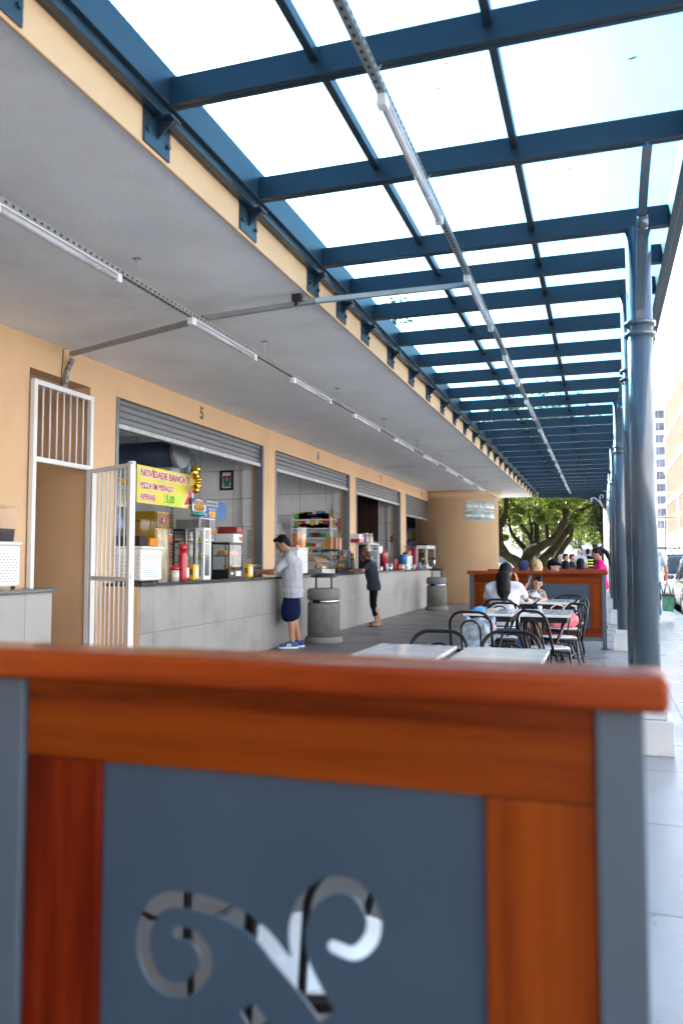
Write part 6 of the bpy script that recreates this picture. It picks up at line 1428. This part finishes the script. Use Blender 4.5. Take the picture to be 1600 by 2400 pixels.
# ================================================================== cars
m_tyre = M('tyre_rubber', (.015, .015, .016), .85, bump=.3); m_rim = M('alloy_rim', (.5, .5, .52), .3, .8, var=.1)
m_cglass = M('dark_car_glass', (.03, .04, .05), .06, var=.2, coat=.8); m_tail = M('red_tail_light', (.45, .01, .015), .15, var=.2, coat=.7)
def car(x, y, L, W, H, paint, label, suv=0):
    """drives +Y, rear towards the viewer; x = middle, y = rear bumper; ground at -.13"""
    t = thing('parked_car', label, 'car', (x, y, -.13), 'cars parked along the kerb')
    g = -.13; hb = H*(.60 if not suv else .58)
    st = []          # (dist from rear, half width, z low, z high)
    for d, hw, zl, zh in ((0, .80, .42, .60), (.03, .88, .32, .80), (.12, .94, .26, .93), (.35, .985, .22, .985), (L*.25, 1.0, .19, 1.0), (L*.5, 1.0, .19, .985), (L*.70, 1.0, .19, .96), (L*.80, .99, .2, .90), (L*.92, .95, .22, .82), (L*.98, .86, .28, .70), (L, .74, .36, .58)):
        st.append((d, hw*W/2, g+zl*1.0, g+zh*hb))
    vs = []; k = 14; b = MB()
    for d, hw, zl, zh in st:
        zm = zl+(zh-zl)*.55
        pr = [(-hw*.80, zl), (-hw*.97, zl+.08), (-hw, zm-.06), (-hw*.995, zm+.08), (-hw*.96, zh-.05), (-hw*.88, zh), (-hw*.4, zh+.015)]
        pr = pr+[(-p[0], p[1]) for p in pr[::-1]]
        vs += [(x+p[0], y+d, p[1]) for p in pr]
    fs = [(i*k+j, i*k+(j+1) % k, (i+1)*k+(j+1) % k, (i+1)*k+j) for i in range(len(st)-1) for j in range(k)]
    b.add(vs, fs, True); o = len(vs)-k; b.add([vs[i] for i in range(k)], [tuple(range(k))[::-1]]); b.add(vs[o:], [tuple(range(k))])
    b.build('body', paint, t)
    # greenhouse: dark glass loft, then painted roof and pillars proud of it
    rear = .10 if suv else .30
    gs = [(rear, .80, hb-.02, hb), (rear+.30, .79, hb-.02, hb+(H-hb)*.62), (rear+.58, .76, hb-.02, H-.035), (L*.42, .75, hb-.02, H-.005), (L*.56, .75, hb-.02, H-.03), (L*.64, .77, hb-.02, hb+(H-hb)*.62), (L*.75, .82, hb-.02, hb-.01)]
    vs = []; k = 8
    for d, f, zl, zh in gs:
        hwb = W/2*.93; hwt = W/2*f
        zz = g+zl; zt = g+zh; pr = [(-hwb, zz), (-(hwb*.6+hwt*.4), zz+(zt-zz)*.4), (-hwt, zt-.04*(zt > zz+.1)), (-hwt*.8, zt)]
        pr = pr+[(-p[0], p[1]) for p in pr[::-1]]; vs += [(x+p[0], y+d, p[1]) for p in pr]
    fs = [(i*k+j, i*k+(j+1) % k, (i+1)*k+(j+1) % k, (i+1)*k+j) for i in range(len(gs)-1) for j in range(k)]
    gm = MB().add(vs, fs, True).build('cabin_glass', m_cglass, t)
    r = MB(); ring = []
    for d, z in ((rear+.50, H-.07), (rear+.62, H-.012), (L*.42, H+.012), (L*.55, H-.008), (L*.585, H-.05)):
        hw = W/2*.765; ring.append([(x+s*hw, y+d, g+z-.02*abs(s)) for s in (-1, -.7, 0, .7, 1)])
    vs = [p for rg in ring for p in rg]+[(p[0], p[1], p[2]-.05) for rg in ring for p in rg]
    n5 = 5; fs = []
    for base in (0, 25):
        for i in range(4):
            for j in range(4): a = base+i*5+j; fs.append((a, a+1, a+6, a+5))
    r.add(vs, fs, True); r.build('roof', paint, t)
    for s in (-1, 1):
        xx = x+s*W/2
        for pts in ([(xx*1-s*.055, y+rear+.02, g+hb-.02), (x+s*W/2*.80, y+rear+.34, g+hb+(H-hb)*.64), (x+s*W/2*.765, y+rear+.62, g+H-.04)], [(xx-s*.06, y+L*.45, g+hb-.01), (x+s*W/2*.79, y+L*.44, g+H-.04)], [(x+s*W/2*.90, y+L*.74, g+hb-.02), (x+s*W/2*.79, y+L*.63, g+hb+(H-hb)*.66), (x+s*W/2*.765, y+L*.565, g+H-.05)]):
            MB().tube(pts, [.05]*len(pts), 6).build('pillar', paint, t)
        for d in (.72, L-.85):
            wh = MB().lathe([(.20, -.10), (.295, -.105), (.315, -.08), (.315, .08), (.295, .105), (.20, .10)], (0, 0, 0), 28)
            wh.v = [(xx-s*.11+v_[2], y+d+v_[0], g+.315+v_[1]) for v_ in wh.v]; wo = wh.build('wheel', m_tyre, t)
            rm = MB().lathe([(.0, .085), (.06, .10), (.20, .088), (.205, .06)], (0, 0, 0), 20); rm.v = [(xx-s*.11+s*v_[2]*1.06, y+d+v_[0], g+.315+v_[1]) for v_ in rm.v]; rm.build('rim', m_rim, wo)
            ar = MB(); ar.tube([(xx+s*.002-s*.02, y+d+.36*math.cos(a), g+.33+.36*math.sin(a)) for a in [PI*k/12 for k in range(13)]], .022, 6); ar.build('wheel_arch', m_black, t)
        MB().box(xx-s*.24, xx-s*.045, y+.035, y+.22, g+hb*.70, g+hb*.93, .03).build('tail_light', m_tail, t)
        MB().ell((xx+s*.10, y+L*.66, g+hb+.04), (.10, .06, .07), 12, 8).build('mirror', m_black if suv else paint, t)
        for d in (L*.33, L*.52): MB().box(xx-s*.006, xx+s*.022, y+d, y+d+.16, g+hb*.83, g+hb*.83+.028, .008).build('door_handle', paint, t)
    MB().box(x-W*.46, x+W*.46, y-.04, y+.1, g+.28, g+.50, .05).build('bumper', paint, t)
    MB().box(x-.26, x+.26, y-.03, y+.0, g+.60, g+.72, .006).build('plate', m_whitep, t)
    return t
m_silver = M('silver_car_paint', (.42, .41, .40), .22, .75, var=.04, coat=.8); m_wcar = M('white_car_paint', (.78, .78, .78), .2, var=.02, coat=.8)
car(2.77, 21.3, 4.1, 1.72, 1.60, m_silver, 'silver car parked at the kerb with its rear towards the viewer')
car(2.95, 31.0, 4.4, 1.80, 1.76, m_wcar, 'white tall car parked at the kerb ahead of the silver one', 1)
car(2.9, 37.2, 4.2, 1.74, 1.55, M('blue_grey_car_paint', (.10, .16, .24), .2, .5, coat=.8), 'dark blue car parked ahead of the white one')
# ================================================================== camera, sun, sky
cd = bpy.data.cameras.new('camera'); cam = bpy.data.objects.new('camera', cd); col.objects.link(cam)
cd.sensor_fit = 'VERTICAL'; cd.sensor_height = 36; cd.lens = 36*FPX/2400; cd.clip_end = 2000; cd.clip_start = .02
cam.location = CAM
cam.rotation_euler = (PI/2+PITCH, 0, YAW)
cd.dof.use_dof = True; cd.dof.focus_distance = 10.5; cd.dof.aperture_fstop = 2.1
sc.camera = cam
EL, AZ = R(32), R(40)                # sun ahead and to the left, behind the roof edge
sd = bpy.data.lights.new('sun', 'SUN'); sd.energy = 5; sd.angle = R(.5); sd.color = (1, .985, .96)
so = bpy.data.objects.new('sun', sd); col.objects.link(so)
to_sun = Vector((-math.sin(AZ)*math.cos(EL), math.cos(AZ)*math.cos(EL), math.sin(EL)))
so.rotation_euler = to_sun.to_track_quat('Z', 'Y').to_euler()
wd = bpy.data.worlds.new('World'); sc.world = wd; wd.use_nodes = True; nt = wd.node_tree
bg = nt.nodes['Background']; sky = nt.nodes.new('ShaderNodeTexSky'); sky.sky_type = 'NISHITA'; sky.sun_disc = False
sky.sun_elevation = EL; sky.sun_rotation = -AZ; sky.air_density = 1.0; sky.dust_density = 2.5; sky.ozone_density = 1.0
nt.links.new(sky.outputs[0], bg.inputs[0]); bg.inputs[1].default_value = .15
sc.view_settings.view_transform = 'Standard'; sc.view_settings.look = 'None'; sc.view_settings.gamma = 1
sc.view_settings.exposure = 2.45
sc.cycles.use_denoising = True
sc.cycles.max_bounces = 10; sc.cycles.transparent_max_bounces = 24; sc.cycles.diffuse_bounces = 5
sc.cycles.sample_clamp_indirect = 8
bpy.data.scenes.remove(_ts)
